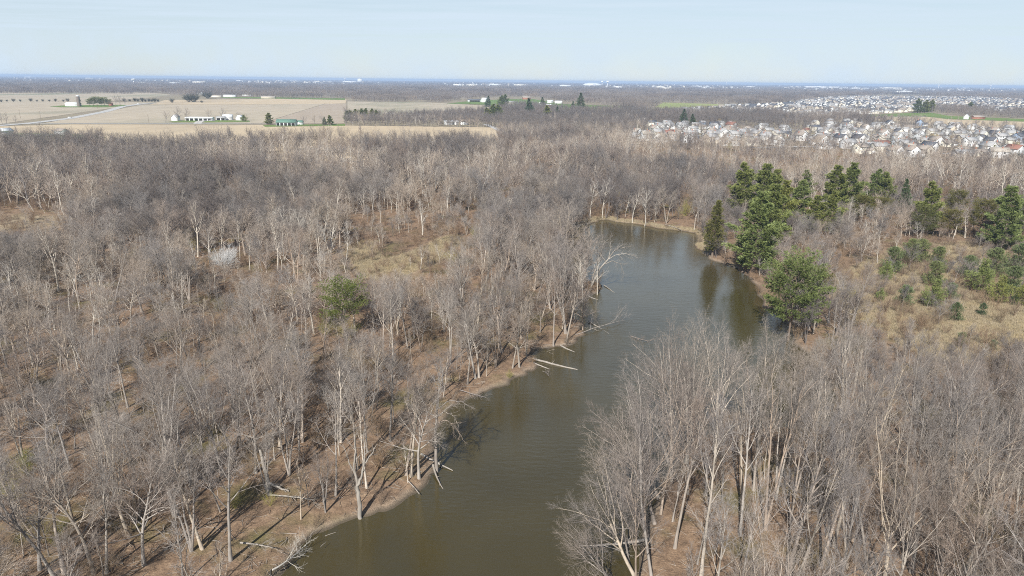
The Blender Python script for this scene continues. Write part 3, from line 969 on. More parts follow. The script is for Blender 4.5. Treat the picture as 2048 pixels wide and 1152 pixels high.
LANDMARKS = [((536, 978), 'broken split stump'), ((720, 1021), 'bleached dead tree'), ((871, 936), 'straight tree at the waterline'),
             ((1075, 722), 'pair of logs in the river'), ((1180, 579), 'pale leaning tree'), ((1145, 700), 'short jutting log'),
             ((690, 690), 'round green pine'), ((590, 1110), 'fallen treetop at the water'), ((450, 520), 'white feathery shrub'),
             ((1575, 690), 'broad yellow-green pine'), ((1425, 508), 'olive cedar on the point'), ((1910, 640), 'small round spruce'),
             ((40, 1110), 'lower left corner'), ((2010, 1120), 'lower right corner'), ((1165, 1092), 'grey log at right bank'),
             ((1340, 1040), 'grassy right river edge'), ((1632, 823), 'dark pool among trees'), ((1040, 750), 'bare bank tip'),
             ((830, 985), 'thin log on the bank slope'), ((1750, 1000), 'middle of the right wood'), ((250, 1090), 'mossy slope'),
             ((1960, 850), 'middle of the right edge'), ((100, 900), 'left edge above the corner'), ((400, 900), 'shadowed slope by the stump'),
             ((1550, 1120), 'bottom edge of the right wood'), ((1800, 760), 'dry meadow on the right'), ((950, 640), 'bend of the left bank'), ((330, 760), 'reddish thicket on the left'), ((1480, 960), 'spit of pale bank grass'),
             ((1860, 940), 'brown leaf clearing at right'), ((760, 800), 'dark wood above the bank'), ((650, 850), 'leaf slope above the dead tree')]
LMX = np.array([p for p, _ in LANDMARKS], float)
ORD = ['nearest', 'second nearest', 'third nearest', 'fourth nearest', 'fifth nearest', 'sixth nearest', 'seventh nearest', 'eighth nearest', 'ninth nearest', 'tenth nearest', 'eleventh nearest', 'twelfth nearest']
for a_, b_ in zip(('thir', 'four', 'fif', 'six', 'seven', 'eigh', 'nine'), range(7)): ORD.append(a_ + 'teenth nearest')
for a_ in ('', '-first', '-second', '-third', '-fourth', '-fifth', '-sixth', '-seventh', '-eighth', '-ninth'): ORD.append(('twentieth' if not a_ else 'twenty' + a_) + ' nearest')
for a_ in ('', '-first', '-second', '-third', '-fourth', '-fifth', '-sixth', '-seventh', '-eighth', '-ninth'): ORD.append(('thirtieth' if not a_ else 'thirty' + a_) + ' nearest')


def place_labels(pix, looks, noun, marks=None):
    """one label each: its look, and which it is, counted outwards from the landmark it stands closest to"""
    lm = LANDMARKS if marks is None else marks
    L = np.array([p for p, _ in lm], float)
    pix = np.asarray(pix, float).reshape(-1, 2)
    d = np.sqrt(((pix[:, None] - L[None]) ** 2).sum(2))
    k = d.argmin(1)
    out = [''] * len(pix)
    for j in range(len(lm)):
        m = np.where(k == j)[0]
        m = m[np.argsort(d[m, j])]
        for n, i in enumerate(m):
            out[i] = '%s %s, %s to the %s' % (looks[i], noun, ORD[min(n, len(ORD) - 1)], lm[j][1])
    return out


def size_word(h): return 'high' if h > 19 else 'low' if h < 12.5 else 'mid-height'


protos = {}


def plant(kind, key, lib, x, y, h, rz, label, cat, group, sink=.12):
    f, h0, tm, cm = lib
    z = float(gz(x, y)[0]) - sink
    p = protos.get((kind, key))
    if p is None:
        o = root(kind, (x, y, z)); protos[(kind, key)] = o
        link('trunk', tm, o); link('crown', cm, o)
    else:
        o = copy_thing(p)
    s = h / h0
    o.location = (x, y, z); o.rotation_euler = (0, 0, rz); o.scale = (s, s, s)
    return tag(o, label, cat, group)


looks = ['%s %s grey' % (size_word(T[i, 2]), LOOK[FORMS[int(T[i, 3])][0]]) for i in near_ids]
labs = place_labels(np.stack([bx[near_ids], by[near_ids]], -1), looks, 'bare tree')
for i, lb in zip(near_ids, labs):
    f = int(T[i, 3])
    o = plant('bare_tree', f, near_lib[f], T[i, 0], T[i, 1], T[i, 2], T[i, 4], lb, 'tree', 'bare grey trees of the river wood')
    if heroflag[i] and T[i, 5] != 0: o.rotation_euler[1] = T[i, 5]
    elif T[i, 0] > 14 and T[i, 1] < 118: o.scale = (o.scale[0] * .74, o.scale[1] * .74, o.scale[2])

# the rest of the wood
def species(x, y):
    """which of the 13 kinds grows here: 0-5 grey, 6-8 tan, 9-11 dark (in the belt for cloud shade), 12 bleached"""
    n = len(x)
    f = vnoise(x / 48 + 33, y / 60 + 5) * .65 + vnoise(x / 16 + 3, y / 18 + 50) * .35
    cx, cy_ = Q(x, y, np.full(n, GZ))
    f = f + .10 * np.exp(-((cx - 1000) / 330) ** 2 - ((cy_ - 360) / 150) ** 2) - .08 * np.exp(-((cx - 250) / 450) ** 2 - ((cy_ - 350) / 90) ** 2)
    r = gW.random(n)
    out = gW.choice(6, n, p=[.13, .26, .12, .26, .08, .15])
    out = np.where((f > .55) & (r < .75), gW.integers(6, 9, n), out)
    out = np.where((f < .39) & (r < .65), gW.integers(9, 12, n), out)
    out = np.where((f > .60) & (gW.random(n) < .30) | (gW.random(n) < .035), 12, out)
    belt = (cx > 690) & (cx < 1570) & (cy_ > 224) & (cy_ < 263)
    out = np.where(belt & (gW.random(n) < np.where(cx > 960, .9, .55)), gW.integers(9, 12, n), out)  # cloud shade over the far belt, put in as dark-twigged trees
    return out


fm = np.where(far_mask)[0]
dmid = dist[fm] < 330
for nm, sel, coll, nvar in (('woodland', fm[dmid], C_mid, 13), ('far_woodland', fm[~dmid], C_far, 13)):
    n = len(sel)
    idx = species(T[sel, 0], T[sel, 1])
    rot = np.stack([gW.normal(0, .05, n), gW.normal(0, .05, n), gW.random(n) * 6.28], -1)
    s = T[sel, 2] / 17.5
    ws = s * gW.uniform(.95, 1.5, n)
    pts = np.column_stack([T[sel, 0], T[sel, 1], tz[sel] - .1])
    if nm == 'far_woodland':
        # woods, hedgerows and tree belts further off
        c2 = jgrid(-820, 860, 560, 1080, 8.2, gW)
        c2 = c2[in_view(c2, 15)]
        ok = np.ones(len(c2), bool)
        for pg in OPEN + [S1, S2]: ok &= ~inside(c2, pg)
        ok &= gW.random(len(c2)) < .9
        c2 = c2[ok]
        # garden trees between the houses
        c3 = jgrid(60, 1000, 480, 1500, 9.5, gW); c3 = c3[in_view(c3, 10) & (inside(c3, S1) | inside(c3, S2)) & (gW.random(len(c3)) < .8)]
        c4 = np.concatenate([c2, c3])
        n4 = len(c4)
        pts = np.concatenate([pts, np.column_stack([c4, np.full(n4, GZ - .1)])])
        i4 = species(c4[:, 0], c4[:, 1])
        idx = np.concatenate([idx, i4])
        rot = np.concatenate([rot, np.stack([0 * i4, 0 * i4, gW.random(n4) * 6.28], -1)])
        s4 = np.concatenate([gW.uniform(10, 15, len(c2)), gW.uniform(5.5, 11, len(c3))]) / 17.5
        s = np.concatenate([s, s4]); ws = np.concatenate([ws, s4 * gW.uniform(1.0, 1.4, n4)])
    o = scatter_object(nm, pts, idx, rot, np.stack([ws, ws, s], -1), coll)
    tag(o, 'grey brown bare woods filling the land behind the nearest trees' if nm == 'woodland' else 'hazy bare woods and tree belts beyond the river bend', 'woods')

# thin young trees between the big ones: individuals near by
c5 = jgrid(-80, 90, 45, 150, 5.6, gW); c5 = c5[in_view(c5, 9)]
sd5 = river_sd(c5); ok = (sd5 > 1.5) & ~inside(c5, SCRUB) & (gW.random(len(c5)) < .65)
ok &= ((c5[:, None] - T[None, :, :2]) ** 2).sum(2).min(1) > 1.3 ** 2
c5 = c5[ok]
x5, y5 = Q(c5[:, 0], c5[:, 1], np.full(len(c5), GZ))
c5 = c5[(x5 > -20) & (x5 < 2070)]
c5 = c5[np.argsort(c5[:, 1])][:170]
x5, y5 = Q(c5[:, 0], c5[:, 1], np.full(len(c5), GZ))
h5 = gW.uniform(6, 12, len(c5))
lab5 = place_labels(np.stack([x5, y5], -1), ['low slender grey' if h < 9 else 'taller slender grey' for h in h5], 'young tree')
for i in range(len(c5)):
    k = int(gW.integers(0, 3))
    plant('bare_sapling', k, sap_lib[k], c5[i, 0], c5[i, 1], h5[i], gW.random() * 6.28, lab5[i], 'young tree', 'slender young trees in the river wood')

# bleached and white-barked trees one can pick out (top x, top y, base y, height)
PALE = [(845, 405, 470, 14), (420, 470, 530, 12), (728, 390, 430, 13), (1180, 355, 434, 17), (1205, 350, 432, 17), (1290, 345, 445, 16), (1265, 370, 440, 14),
        (395, 500, 570, 13), (560, 425, 500, 14), (590, 430, 505, 14), (535, 430, 500, 13), (290, 520, 590, 13), (200, 500, 570, 12), (40, 560, 650, 14), (320, 520, 580, 12),
        (365, 610, 690, 12), (1110, 365, 420, 15), (1690, 390, 470, 15), (500, 470, 540, 12), (770, 370, 415, 13), (850, 310, 345, 14), (980, 280, 320, 15), (1625, 305, 342, 13), (640, 440, 500, 12), (110, 580, 660, 13),
        (1130, 470, 560, 13), (1100, 490, 600, 13), (1145, 460, 570, 14), (1165, 470, 594, 14), (1155, 480, 600, 13), (1120, 480, 610, 13), (1195, 490, 580, 11), (480, 450, 520, 13), (610, 450, 510, 13), (150, 510, 575, 12), (245, 480, 540, 12), (575, 440, 505, 14), (548, 425, 500, 13), (525, 440, 505, 13), (605, 440, 510, 12), (10, 560, 640, 13), (70, 555, 630, 12), (90, 545, 615, 12), (160, 550, 620, 13), (185, 545, 610, 12), (300, 525, 590, 12), (345, 530, 590, 12),
        (210, 560, 625, 11), (640, 455, 515, 12), (820, 300, 335, 14), (1000, 270, 310, 14), (1050, 300, 340, 15), (1100, 290, 330, 15), (1150, 270, 310, 15), (1020, 330, 370, 14), (1080, 330, 370, 13), (870, 330, 365, 13), (930, 300, 335, 14), (760, 340, 380, 13), (700, 380, 425, 12)]
labp = place_labels([(a, c) for a, b, c, d in PALE], ['pale white-limbed'] * len(PALE), 'bare tree',
                    [((845, 470), 'pale trunk above the tan swale'), ((450, 530), 'white feathery shrub'), ((1180, 434), 'grassy far river shore'), ((690, 690), 'round green pine among bare trees'), ((1180, 579), 'leaning tree over the river'),
                     ((40, 650), 'left edge of the photo'), ((1640, 350), 'brown clearing behind the pines'), ((980, 300), 'end of the tan field')])
for i, (a, b_, c, h) in enumerate(PALE):
    x, y = P(a, c, GZ); k = i % 3
    plant('pale_tree', k, pale_lib[k], x, y, h, i * 1.7, labp[i], 'tree', 'bleached trees standing out of the grey wood')

# ------------------------------------------------------------------ brush under the trees
cs = jgrid(-330, 330, 40, 420, 3.3, gW); cs = cs[in_view(cs, 4)]
sds = river_sd(cs)
ok = (sds > .8)
for pg in (CLEAR,): ok &= ~inside(cs, pg)
for pg in OPEN: ok &= ~inside(cs, pg)
dens = vnoise(cs[:, 0] / 18 + 30, cs[:, 1] / 18 + 2)
kp = np.clip(.55 + 1.4 * (dens - .45), .05, 1)
nearbank = (sds < 26) & (cs[:, 1] < 130)
kp = np.where((sds < 14) & (cs[:, 1] < 130), np.clip((dens - .62) * 2, 0, .35), kp)
kp = np.where(inside(cs, MEADOW), .14, kp)
kp = np.where(inside(cs, SWALE) | inside(cs, SWALE2), .5, kp)
kp = np.where(inside(cs, SCRUB) & ~inside(cs, MEADOW), .75, kp)
ok &= gW.random(len(cs)) < kp
cs = cs[ok]
# brush leaning over the water's edge
k_ = np.repeat(riv, 2, 0) + gW.normal(0, .5, (len(riv) * 2, 2)); ksd = river_sd(k_)
kx, ky = Q(k_[:, 0], k_[:, 1], np.zeros(len(k_)))
pr = np.where((kx > 1385) & (ky > 470) & (ky < 900), .85, np.where(ky > 640, .13, .25))
k_ = k_[(ksd > .25) & (ksd < 1.6) & (gW.random(len(k_)) < pr) & in_view(k_, 3)]
NSH = len(k_)
cs = np.concatenate([k_, cs])
zs = gz(cs[:, 0], cs[:, 1])
xs_, ys_ = Q(cs[:, 0], cs[:, 1], zs)
o_ = np.argsort(cs[:, 1])
near_s = [i for i in o_ if -10 < xs_[i] < 2058 and ys_[i] < 1150][:200]
ks = gW.integers(0, 4, len(cs)); rzs = gW.random(len(cs)) * 6.28; ss = gW.uniform(.6, 1.35, len(cs)); ss[:NSH] *= np.where(xs_[:NSH] > 1385, 1.15, .6)
labs_ = place_labels(np.stack([xs_[near_s], ys_[near_s]], -1), [('low brown' if ss[i] * SHR[ks[i]][1] < 2.6 else 'taller brown') for i in near_s], 'leafless shrub')
shp = {}
for i, lb in zip(near_s, labs_):
    k = int(ks[i])
    if k in shp:
        o = shp[k].copy(); col.objects.link(o)
    else:
        o = link('bare_shrub', shrub_lib[k]); shp[k] = o
    o.location = (cs[i, 0], cs[i, 1], zs[i] - .05); o.rotation_euler = (0, 0, rzs[i]); o.scale = (ss[i],) * 3
    tag(o, lb, 'shrub', 'leafless shrubs under the river trees')
rest = np.setdiff1d(np.arange(len(cs)), near_s)
sr = ss[rest]
o = scatter_object('underbrush', np.column_stack([cs[rest], zs[rest] - .05]), ks[rest], np.stack([0 * sr, 0 * sr, rzs[rest]], -1), np.stack([sr, sr, sr], -1), C_shr)
tag(o, 'tangled leafless brush on the ground of the woods', 'brush')

# budding bushes with a yellow green veil
BUD = [(70, 560, 5), (95, 545, 5), (390, 500, 5), (380, 480, 4.5), (260, 525, 5), (300, 545, 4.5), (1000, 450, 6), (950, 480, 5.5), (905, 530, 5), (1370, 430, 7), (1290, 395, 7), (1940, 345, 7), (1955, 352, 7), (1985, 360, 7),
       (1700, 600, 4), (1880, 520, 4.5), (110, 1090, 4), (60, 950, 4), (30, 1000, 4.5), (470, 1010, 2.4), (540, 1005, 2.2), (1620, 590, 3), (1240, 400, 6), (1020, 745, 1.8), (720, 1035, 1.2), (765, 1030, 1.3), (700, 680, 4.5), (650, 670, 4), (2030, 340, 7), (1460, 300, 7)]
labb = place_labels([(a, b_) for a, b_, h in BUD], ['yellow green budding'] * len(BUD), 'bush')
bp_ = {}
for i, (a, b_, h) in enumerate(BUD):
    x, y = P(a, b_, GZ); k = i % 2
    if k in bp_:
        o = bp_[k].copy(); col.objects.link(o)
    else:
        o = link('budding_bush', bud_lib[k]); bp_[k] = o
    o.location = (x, y, float(gz(x, y)[0]) - .05); o.rotation_euler = (0, 0, i * 2.1); s = h / (5, 3.6)[k]; o.scale = (s, s, s)
    tag(o, labb[i], 'bush', 'yellow green budding bushes')
x, y = P(450, 540, GZ)
o = link('white_shrub', whiteshrub, loc=(x, y, GZ)); o.scale = (1.5, 1.5, 1.2)
tag(o, 'white feathery domed shrub standing among grey bare trees', 'shrub')

# ------------------------------------------------------------------ conifers
CON = {}
for k, (form, h, m) in {'white_pine': ('white_pine', 24, M_pine), 'white_pine_b': ('white_pine', 21, M_pine), 'round_pine': ('round_pine', 20, M_pineyel), 'green_pine': ('round_pine', 13, M_pine),
                        'lone_pine': ('high_pine', 13, M_lone), 'spruce': ('spruce', 14, M_spruce), 'young_pine': ('young_pine', 6, M_blue), 'young_spruce': ('young_pine', 4.5, M_spruce), 'cedar': ('cedar', 17, M_olive), 'yellow_pine': ('round_pine', 16, M_olive), 'young_dark': ('young_pine', 7, M_pine)}.items():
    a_, b_ = conifer(len(CON) * 7 + 400, form, h)
    CON[k] = (form, h, a_.mesh('trunk', M_pinebark, True), b_.mesh('crown', m))
KIND = {'lone_pine': 'pine_tree', 'white_pine': 'pine_tree', 'white_pine_b': 'pine_tree', 'round_pine': 'pine_tree', 'green_pine': 'pine_tree', 'spruce': 'spruce_tree', 'young_pine': 'young_pine', 'young_spruce': 'young_spruce', 'cedar': 'cedar_tree', 'yellow_pine': 'pine_tree', 'young_dark': 'young_pine'}
CONIFERS = [  # base x, y, height, kind, label
    (1484, 440, 24, 'white_pine', 'tall dark pine whose top stands highest above the far river bend'),
    (1520, 436, 23, 'white_pine_b', 'dark pine close behind the tallest pine, slightly shorter'),
    (1425, 508, 19, 'cedar', 'olive green column-shaped cedar on the small river point'),
    (1506, 540, 25, 'white_pine', 'broad dark green pine with sweeping boughs down to the water'),
    (1535, 490, 22, 'white_pine_b', 'dark pine directly behind the big waterside pine'),
    (1578, 668, 19, 'round_pine', 'broad yellow-green pine with domed crown on the right bank'),
    (1590, 455, 19, 'white_pine_b', 'yellowish dark pine between two groups beyond the domed pine'),
    (1608, 402, 15, 'white_pine', 'small pointed pine before the brown clearing'),
    (1656, 470, 17, 'white_pine', 'dark pine with low full crown beside the bleached snag'),
    (1664, 425, 21, 'white_pine_b', 'broad pine of the twin pines in front of the far woods'),
    (1694, 424, 22, 'white_pine', 'taller pine of the twin pines in front of the far woods'),
    (1742, 415, 18, 'white_pine', 'first of two pines standing right of the twin pines'),
    (1766, 418, 17, 'white_pine_b', 'second of two pines standing right of the twin pines'),
    (1806, 430, 16, 'spruce', 'slender dark spruce standing alone beyond the bare wood'),
    (1853, 468, 20, 'white_pine', 'dark layered pine above the olive pines'),
    (1845, 480, 12, 'yellow_pine', 'low olive pine under the dark layered pine'),
    (1895, 478, 11, 'yellow_pine', 'wide olive pine between the layered pine and bare trees'),
    (2002, 500, 22, 'white_pine_b', 'large blue-green pine near the right edge'),
    (1955, 478, 14, 'yellow_pine', 'olive pine touching the large blue-green pine'),
    (1765, 440, 9, 'yellow_pine', 'small olive pine in the bare wood behind the scrub'),
    (690, 684, 12, 'lone_pine', 'round bright green pine alone among the left bare trees'),
    (1785, 545, 8, 'young_pine', 'blue-green young pine, first of the group behind the scrub'),
    (1818, 528, 8, 'young_pine', 'blue-green young pine with brown bush beside it'),
    (1840, 525, 7.5, 'young_pine', 'blue-green young pine third in the row behind the scrub'),
    (1872, 535, 6.5, 'young_pine', 'small blue-green pine under the bare tree row'),
    (1868, 572, 7.5, 'young_pine', 'open blue-green pine behind the dark round spruce'),
    (1862, 613, 7, 'young_dark', 'dark green round pine in the dry scrub'),
    (1808, 610, 5.5, 'young_pine', 'pale flat-topped young pine in the brush'),
    (1760, 600, 3.5, 'young_dark', 'small dark bush-like pine in the brush'),
    (1910, 640, 4.6, 'young_spruce', 'small round spruce on the dry meadow'),
    (1962, 632, 3.2, 'young_spruce', 'smallest spruce on the dry meadow'),
    (1955, 585, 9, 'young_dark', 'full green pine at the upper meadow edge'),
    (1985, 555, 9, 'young_pine', 'blue-green pine behind the full green pine'),
    (1992, 606, 7, 'young_dark', 'dark pine with bare lower stem on the meadow edge'),
    (2020, 590, 8, 'young_pine', 'pale blue-green pine beside the dark bare-stemmed pine'),
    (2046, 612, 7, 'young_dark', 'dark pine cut by the right picture edge'),
    (2028, 612, 3, 'young_spruce', 'low dark pine bush next to the picture edge'),
    (1560, 462, 20, 'white_pine', 'dark pine filling the gap right of the tallest pines'),
    (1625, 468, 15, 'white_pine_b', 'middling pine left of the bleached snag'),
    (1720, 452, 12, 'yellow_pine', 'olive pine below the twin pines'),
    (1540, 425, 19, 'white_pine_b', 'pine behind the right shoulder of the tallest pines'),
    (1905, 440, 12, 'yellow_pine', 'olive pine in the bare wood above the wide olive pine'),
    (2040, 470, 16, 'white_pine', 'pine at the right edge behind the blue-green pine'),
    (1770, 560, 5.5, 'young_dark', 'small dark pine at the left end of the young group'),
    (1935, 560, 7, 'young_pine', 'pale young pine left of the full green pine'),
    (1900, 600, 4.5, 'young_pine', 'low pale pine in the dry scrub left of the full green pine'),
    (2035, 545, 9, 'young_pine', 'tall blue-green young pine close to the right edge'),
    (1920, 690, 3, 'young_pine', 'low pale pine bush below the meadow'),
    (1985, 700, 2.4, 'young_pine', 'lowest pale pine bush below the meadow'),
    (1632, 612, 10, 'yellow_pine', 'small olive pine at the shoulder of the domed pine'),
    (712, 239, 11, 'white_pine_b', 'fourth dark evergreen of the field-edge tree row'),
    (731, 239, 12, 'white_pine', 'fifth dark evergreen of the field-edge tree row'),
    (694, 241, 10, 'white_pine_b', 'dark evergreen starting the field-edge tree row'),
    (753, 241, 11, 'white_pine', 'dark evergreen ending the group in the field-edge row'),
    (985, 239, 17, 'white_pine', 'big dark pine at the end of the tan field'),
    (998, 239, 16, 'white_pine_b', 'second big dark pine at the end of the tan field'),
    (975, 241, 14, 'white_pine', 'smaller dark pine at the end of the tan field'),
    (1115, 238, 14, 'spruce', 'dark spruce in the belt below the farmstead houses'),
    (745, 240, 12, 'white_pine', 'dark pine in the field-edge tree row, rightmost of three'),
    (722, 240, 12, 'white_pine_b', 'dark pine in the field-edge tree row, middle of three'),
    (702, 241, 11, 'white_pine', 'dark pine in the field-edge tree row, leftmost of three'),
    (538, 249, 14, 'white_pine_b', 'dark conifer beside the open-fronted green barn'),
    (649, 250, 10, 'spruce', 'dark conifer near the lawn past the green barn'),
    (661, 250, 12, 'white_pine', 'dark taller conifer near the lawn past the green barn'),
    (488, 243, 8, 'young_dark', 'round dark evergreen at the end of the white farm'),
    (976, 214, 18, 'spruce', 'dark spruce in front of the grey farm barn'), (1010, 212, 20, 'white_pine', 'dark pine at the centre farmstead'), (1002, 213, 18, 'white_pine_b', 'second dark pine at the centre farmstead'),
    (1086, 218, 18, 'spruce', 'spruce before the white houses at the centre farmstead'), (1160, 222, 26, 'spruce', 'tallest pointed spruce rising beyond the river woods'), (1060, 235, 22, 'spruce', 'dark spruce in the shaded belt below the farmstead'),
    (1095, 240, 16, 'white_pine', 'dark pine in the shaded belt below the farmstead'), (1145, 222, 14, 'spruce', 'small spruce beside the tallest pointed spruce'), (1366, 250, 16, 'spruce', 'pointed spruce behind the first suburb houses'), (1385, 252, 12, 'spruce', 'smaller spruce behind the first suburb houses'),
    (1780, 303, 8, 'spruce', 'dark spruce beside the tall white suburb house'), (1835, 226, 22, 'white_pine', 'dark evergreen clump before the far subdivision'), (1848, 226, 20, 'white_pine_b', 'evergreen on the edge of the dark far clump'), (1860, 224, 20, 'white_pine', 'evergreen at the end of the dark far clump'),
    (1938, 224, 16, 'white_pine_b', 'dark evergreen behind the far lawn'), (1985, 308, 7, 'young_dark', 'dark round evergreen between suburb houses'), (310, 296, 7, 'spruce', 'tiny dark evergreen at the far wood edge'), (360, 296, 7, 'spruce', 'second tiny dark evergreen at the far wood edge'), (893, 345, 7, 'spruce', 'small dark cedar in the middle of the far wood')]
for x_ in range(6):
    CONIFERS.append((180 + x_ * 7.5, 212.5, 12 + (x_ * 37 % 5), 'green_pine', ['westernmost', 'second', 'third', 'fourth', 'fifth', 'easternmost'][x_] + ' round pine in the farm windbreak by the silo'))
for (a, c, h, k, lb) in CONIFERS:
    x, y = P(a, c, GZ)
    o = plant(KIND[k], k, CON[k], x, y, h, rnd.random() * 6.28, lb, 'tree', 'evergreens', .1)
    wf = 1.2 if k in ('white_pine', 'white_pine_b', 'cedar') and c > 300 else 1.6 if c < 260 else 1.0
    hf = 1.3 if c < 260 and a > 690 else 1.0
    o.scale = (o.scale[0] * wf * hf, o.scale[1] * wf * hf, o.scale[2] * hf)

# ------------------------------------------------------------------ special trees of the bank
def snag(name, base, parts, m, label, group=None):
    """dead tree given by its limbs: lists of photo-free local points with radii"""
    o = root(name, (base[0], base[1], float(gz(base[0], base[1])[0]) - .1))
    g = np.random.default_rng(len(parts) * 31 + 5)
    for nm, chains, twigs in parts:
        b = Bag()
        for pts, ra, rb in chains:
            p = np.array(pts, float)
            t = np.linspace(0, 1, len(p)); tt = np.linspace(0, 1, len(p) * 3)
            p = np.stack([np.interp(tt, t, p[:, i]) for i in range(3)], 1)
            p[1:-1] += g.normal(0, .06, p[1:-1].shape)
            R = ra + (rb - ra) * tt
            b.add(*tube(p[None], R[None], 7))
            if twigs:
                L1 = grow(g, p[None], R[None], twigs, .3, 1, .9, .5, .35, .22, 5, .16, .02, .6, .012, .07); b.add(*tube(*L1, 4))
                L2 = grow(g, *L1, 5, .2, 1, .8, .5, .55, .35, 4, .16, .02, .7, .007); b.add(*tube(*L2, 3))
        link(nm, b.mesh(nm, m, True), o)
    return tag(o, label, 'dead tree', group)


bx_, by_ = P(720, 1021, 1.2)
snag('dead_tree', (bx_, by_), [('trunk', [([(0, 0, 0), (-.1, .1, 3), (-.2, .1, 5.2)], .30, .24)], 0),
                               ('limb', [([(-.2, .1, 5.0), (-.5, .3, 7), (-.3, .5, 9.5), (-.2, .8, 12.2)], .2, .05)], 5),
                               ('limb', [([(-.2, .1, 5.1), (.5, .2, 6.6), (.9, .3, 9), (1.0, .4, 12.8)], .2, .05)], 5),
                               ('limb', [([(.8, .3, 8.2), (1.8, .3, 9.6), (2.6, .2, 11.2)], .12, .03)], 4),
                               ('limb', [([(-.35, .3, 6.5), (-1.1, .2, 9), (-1.6, .2, 11)], .11, .03)], 3)], M_dead,
     'bleached dead tree forked into bare limbs on the leafy left bank')
bx_, by_ = P(540, 985, 1.2)
snag('broken_snag', (bx_, by_), [('trunk', [([(0, 0, 0), (-.4, .4, 2.5), (-.95, .8, 5.6), (-1.15, .9, 6.4)], .36, .16)], 0),
                                 ('fallen_top', [([(-.3, .3, 1.8), (.7, .4, 1.2), (2.4, .5, .3)], .22, .1)], 4)], M_dead,
     'short broken split stump leaning left with its top fallen beside it')
bx_, by_ = P(873, 938, .6)
snag('bank_tree', (bx_, by_), [('trunk', [([(0, 0, -.3), (-.05, .1, 5), (.1, .2, 9), (.5, .3, 12.8)], .27, .12)], 0),
                               ('limb', [([(.1, .2, 9), (1.2, .4, 10), (2.6, .5, 9.4), (3.3, .4, 7.6)], .09, .02)], 8),
                               ('limb', [([(.1, .2, 8.2), (1.6, .1, 8.8), (3.1, .0, 7.6), (3.9, -.2, 5.8)], .09, .02)], 8),
                               ('limb', [([(.3, .2, 10.5), (1.9, .8, 11.6), (3.8, 1.2, 11.2), (5.2, 1.4, 10)], .09, .02)], 9),
                               ('limb', [([(0, .2, 9.2), (-1.4, .3, 10.2), (-2.9, .4, 9.4), (-3.7, .4, 7.2)], .09, .02)], 8),
                               ('limb', [([(.5, .3, 12.6), (.9, .5, 14.5), (1.2, .6, 16.4)], .1, .02)], 9)], M_bark,
     'straight grey tree at the waterline with drooping twiggy limbs')
bx_, by_ = P(1178, 581, .8)
snag('leaning_tree', (bx_, by_), [('trunk', [([(0, 0, 0), (1.4, .3, 3.4), (3.0, .5, 6.8), (5.2, .7, 9.6)], .36, .17)], 0),
                                  ('limb', [([(5.2, .7, 9.6), (6.6, .8, 11.6), (8.8, 1.0, 13.2)], .14, .025)], 13),
                                  ('limb', [([(4.6, .7, 8.9), (7, .2, 10.6), (9.6, 0, 10.8), (12.6, -.2, 9.8)], .13, .02)], 14),
                                  ('limb', [([(3.6, .6, 7.6), (6.2, .9, 8.6), (8.4, 1, 7.6), (9.4, 1, 4.6)], .11, .02)], 12),
                                  ('limb', [([(5.0, .7, 9.4), (5.4, 1.2, 12), (5.2, 1.4, 14.4)], .12, .02)], 12),
                                  ('limb', [([(4.2, .6, 8.3), (2.4, .4, 11), (-.4, .2, 12.4), (-2.2, 0, 13.4)], .12, .02)], 13),
                                  ('limb', [([(6.0, .8, 11), (8.4, 1.6, 12), (11, 2, 12.4)], .09, .02)], 12)], M_dead,
     'pale white tree leaning far out over the river from the point')
x_, y_ = P(1690, 440, GZ)


def fallen(name, a, b, ra, rb, m, label, cat='log', z0=.25, z1=-.1, twigs=0, stubs=2, group='logs lying at the river edge', seed=1):
    p0 = np.array((*P(a[0], a[1], z0), z0)); p1 = np.array((*P(b[0], b[1], z1), z1))
    g = np.random.default_rng(seed)
    L = np.linalg.norm(p1 - p0)
    t = np.linspace(0, 1, 9)[:, None]
    p = p0 + (p1 - p0) * t
    sag = g.normal(0, 1, 3) * np.array((.02, .02, .008)) * L
    p += sag * np.sin(t * PI) + g.normal(0, .012, p.shape) * L * .25
    R = ra + (rb - ra) * t[:, 0]
    c = p[0].copy()
    b_ = Bag(); b_.add(*tube((p - c)[None], R[None], 8))
    n = len(R)
    for e, sgn in ((0, 1), (n - 1, -1)):          # closed saw or break ends
        ring = np.arange(8) + e * 8
        b_.add(b_.v[0][ring].tolist() + [(p[e] - c).tolist()], None, [(i, (i + 1) % 8, 8) if sgn < 0 else ((i + 1) % 8, i, 8) for i in range(8)])
    L1 = grow(g, (p - c)[None], R[None], max(1, stubs), .25, .95, .9, .6, .14, .1, 4, .1, .02, .5, .02, .08)
    b_.add(*tube(*L1, 5))
    if twigs:
        L1 = grow(g, (p - c)[None], R[None], twigs, .3, 1, .9, .5, .4, .25, 5, .14, .03, .55, .012, .06); b_.add(*tube(*L1, 4))
        L2 = grow(g, *L1, 6, .2, 1, .7, .5, .6, .4, 4, .15, .02, .7, .007); b_.add(*tube(*L2, 3))
        L3 = grow(g, *L2, 4, .2, 1, .7, .5, .6, .4, 3, .15, .02, .8, .006); b_.add(*tube(*L3, 3))
    o = link(name, b_.mesh(name, m, True), loc=c)
    return tag(o, label, cat, group)


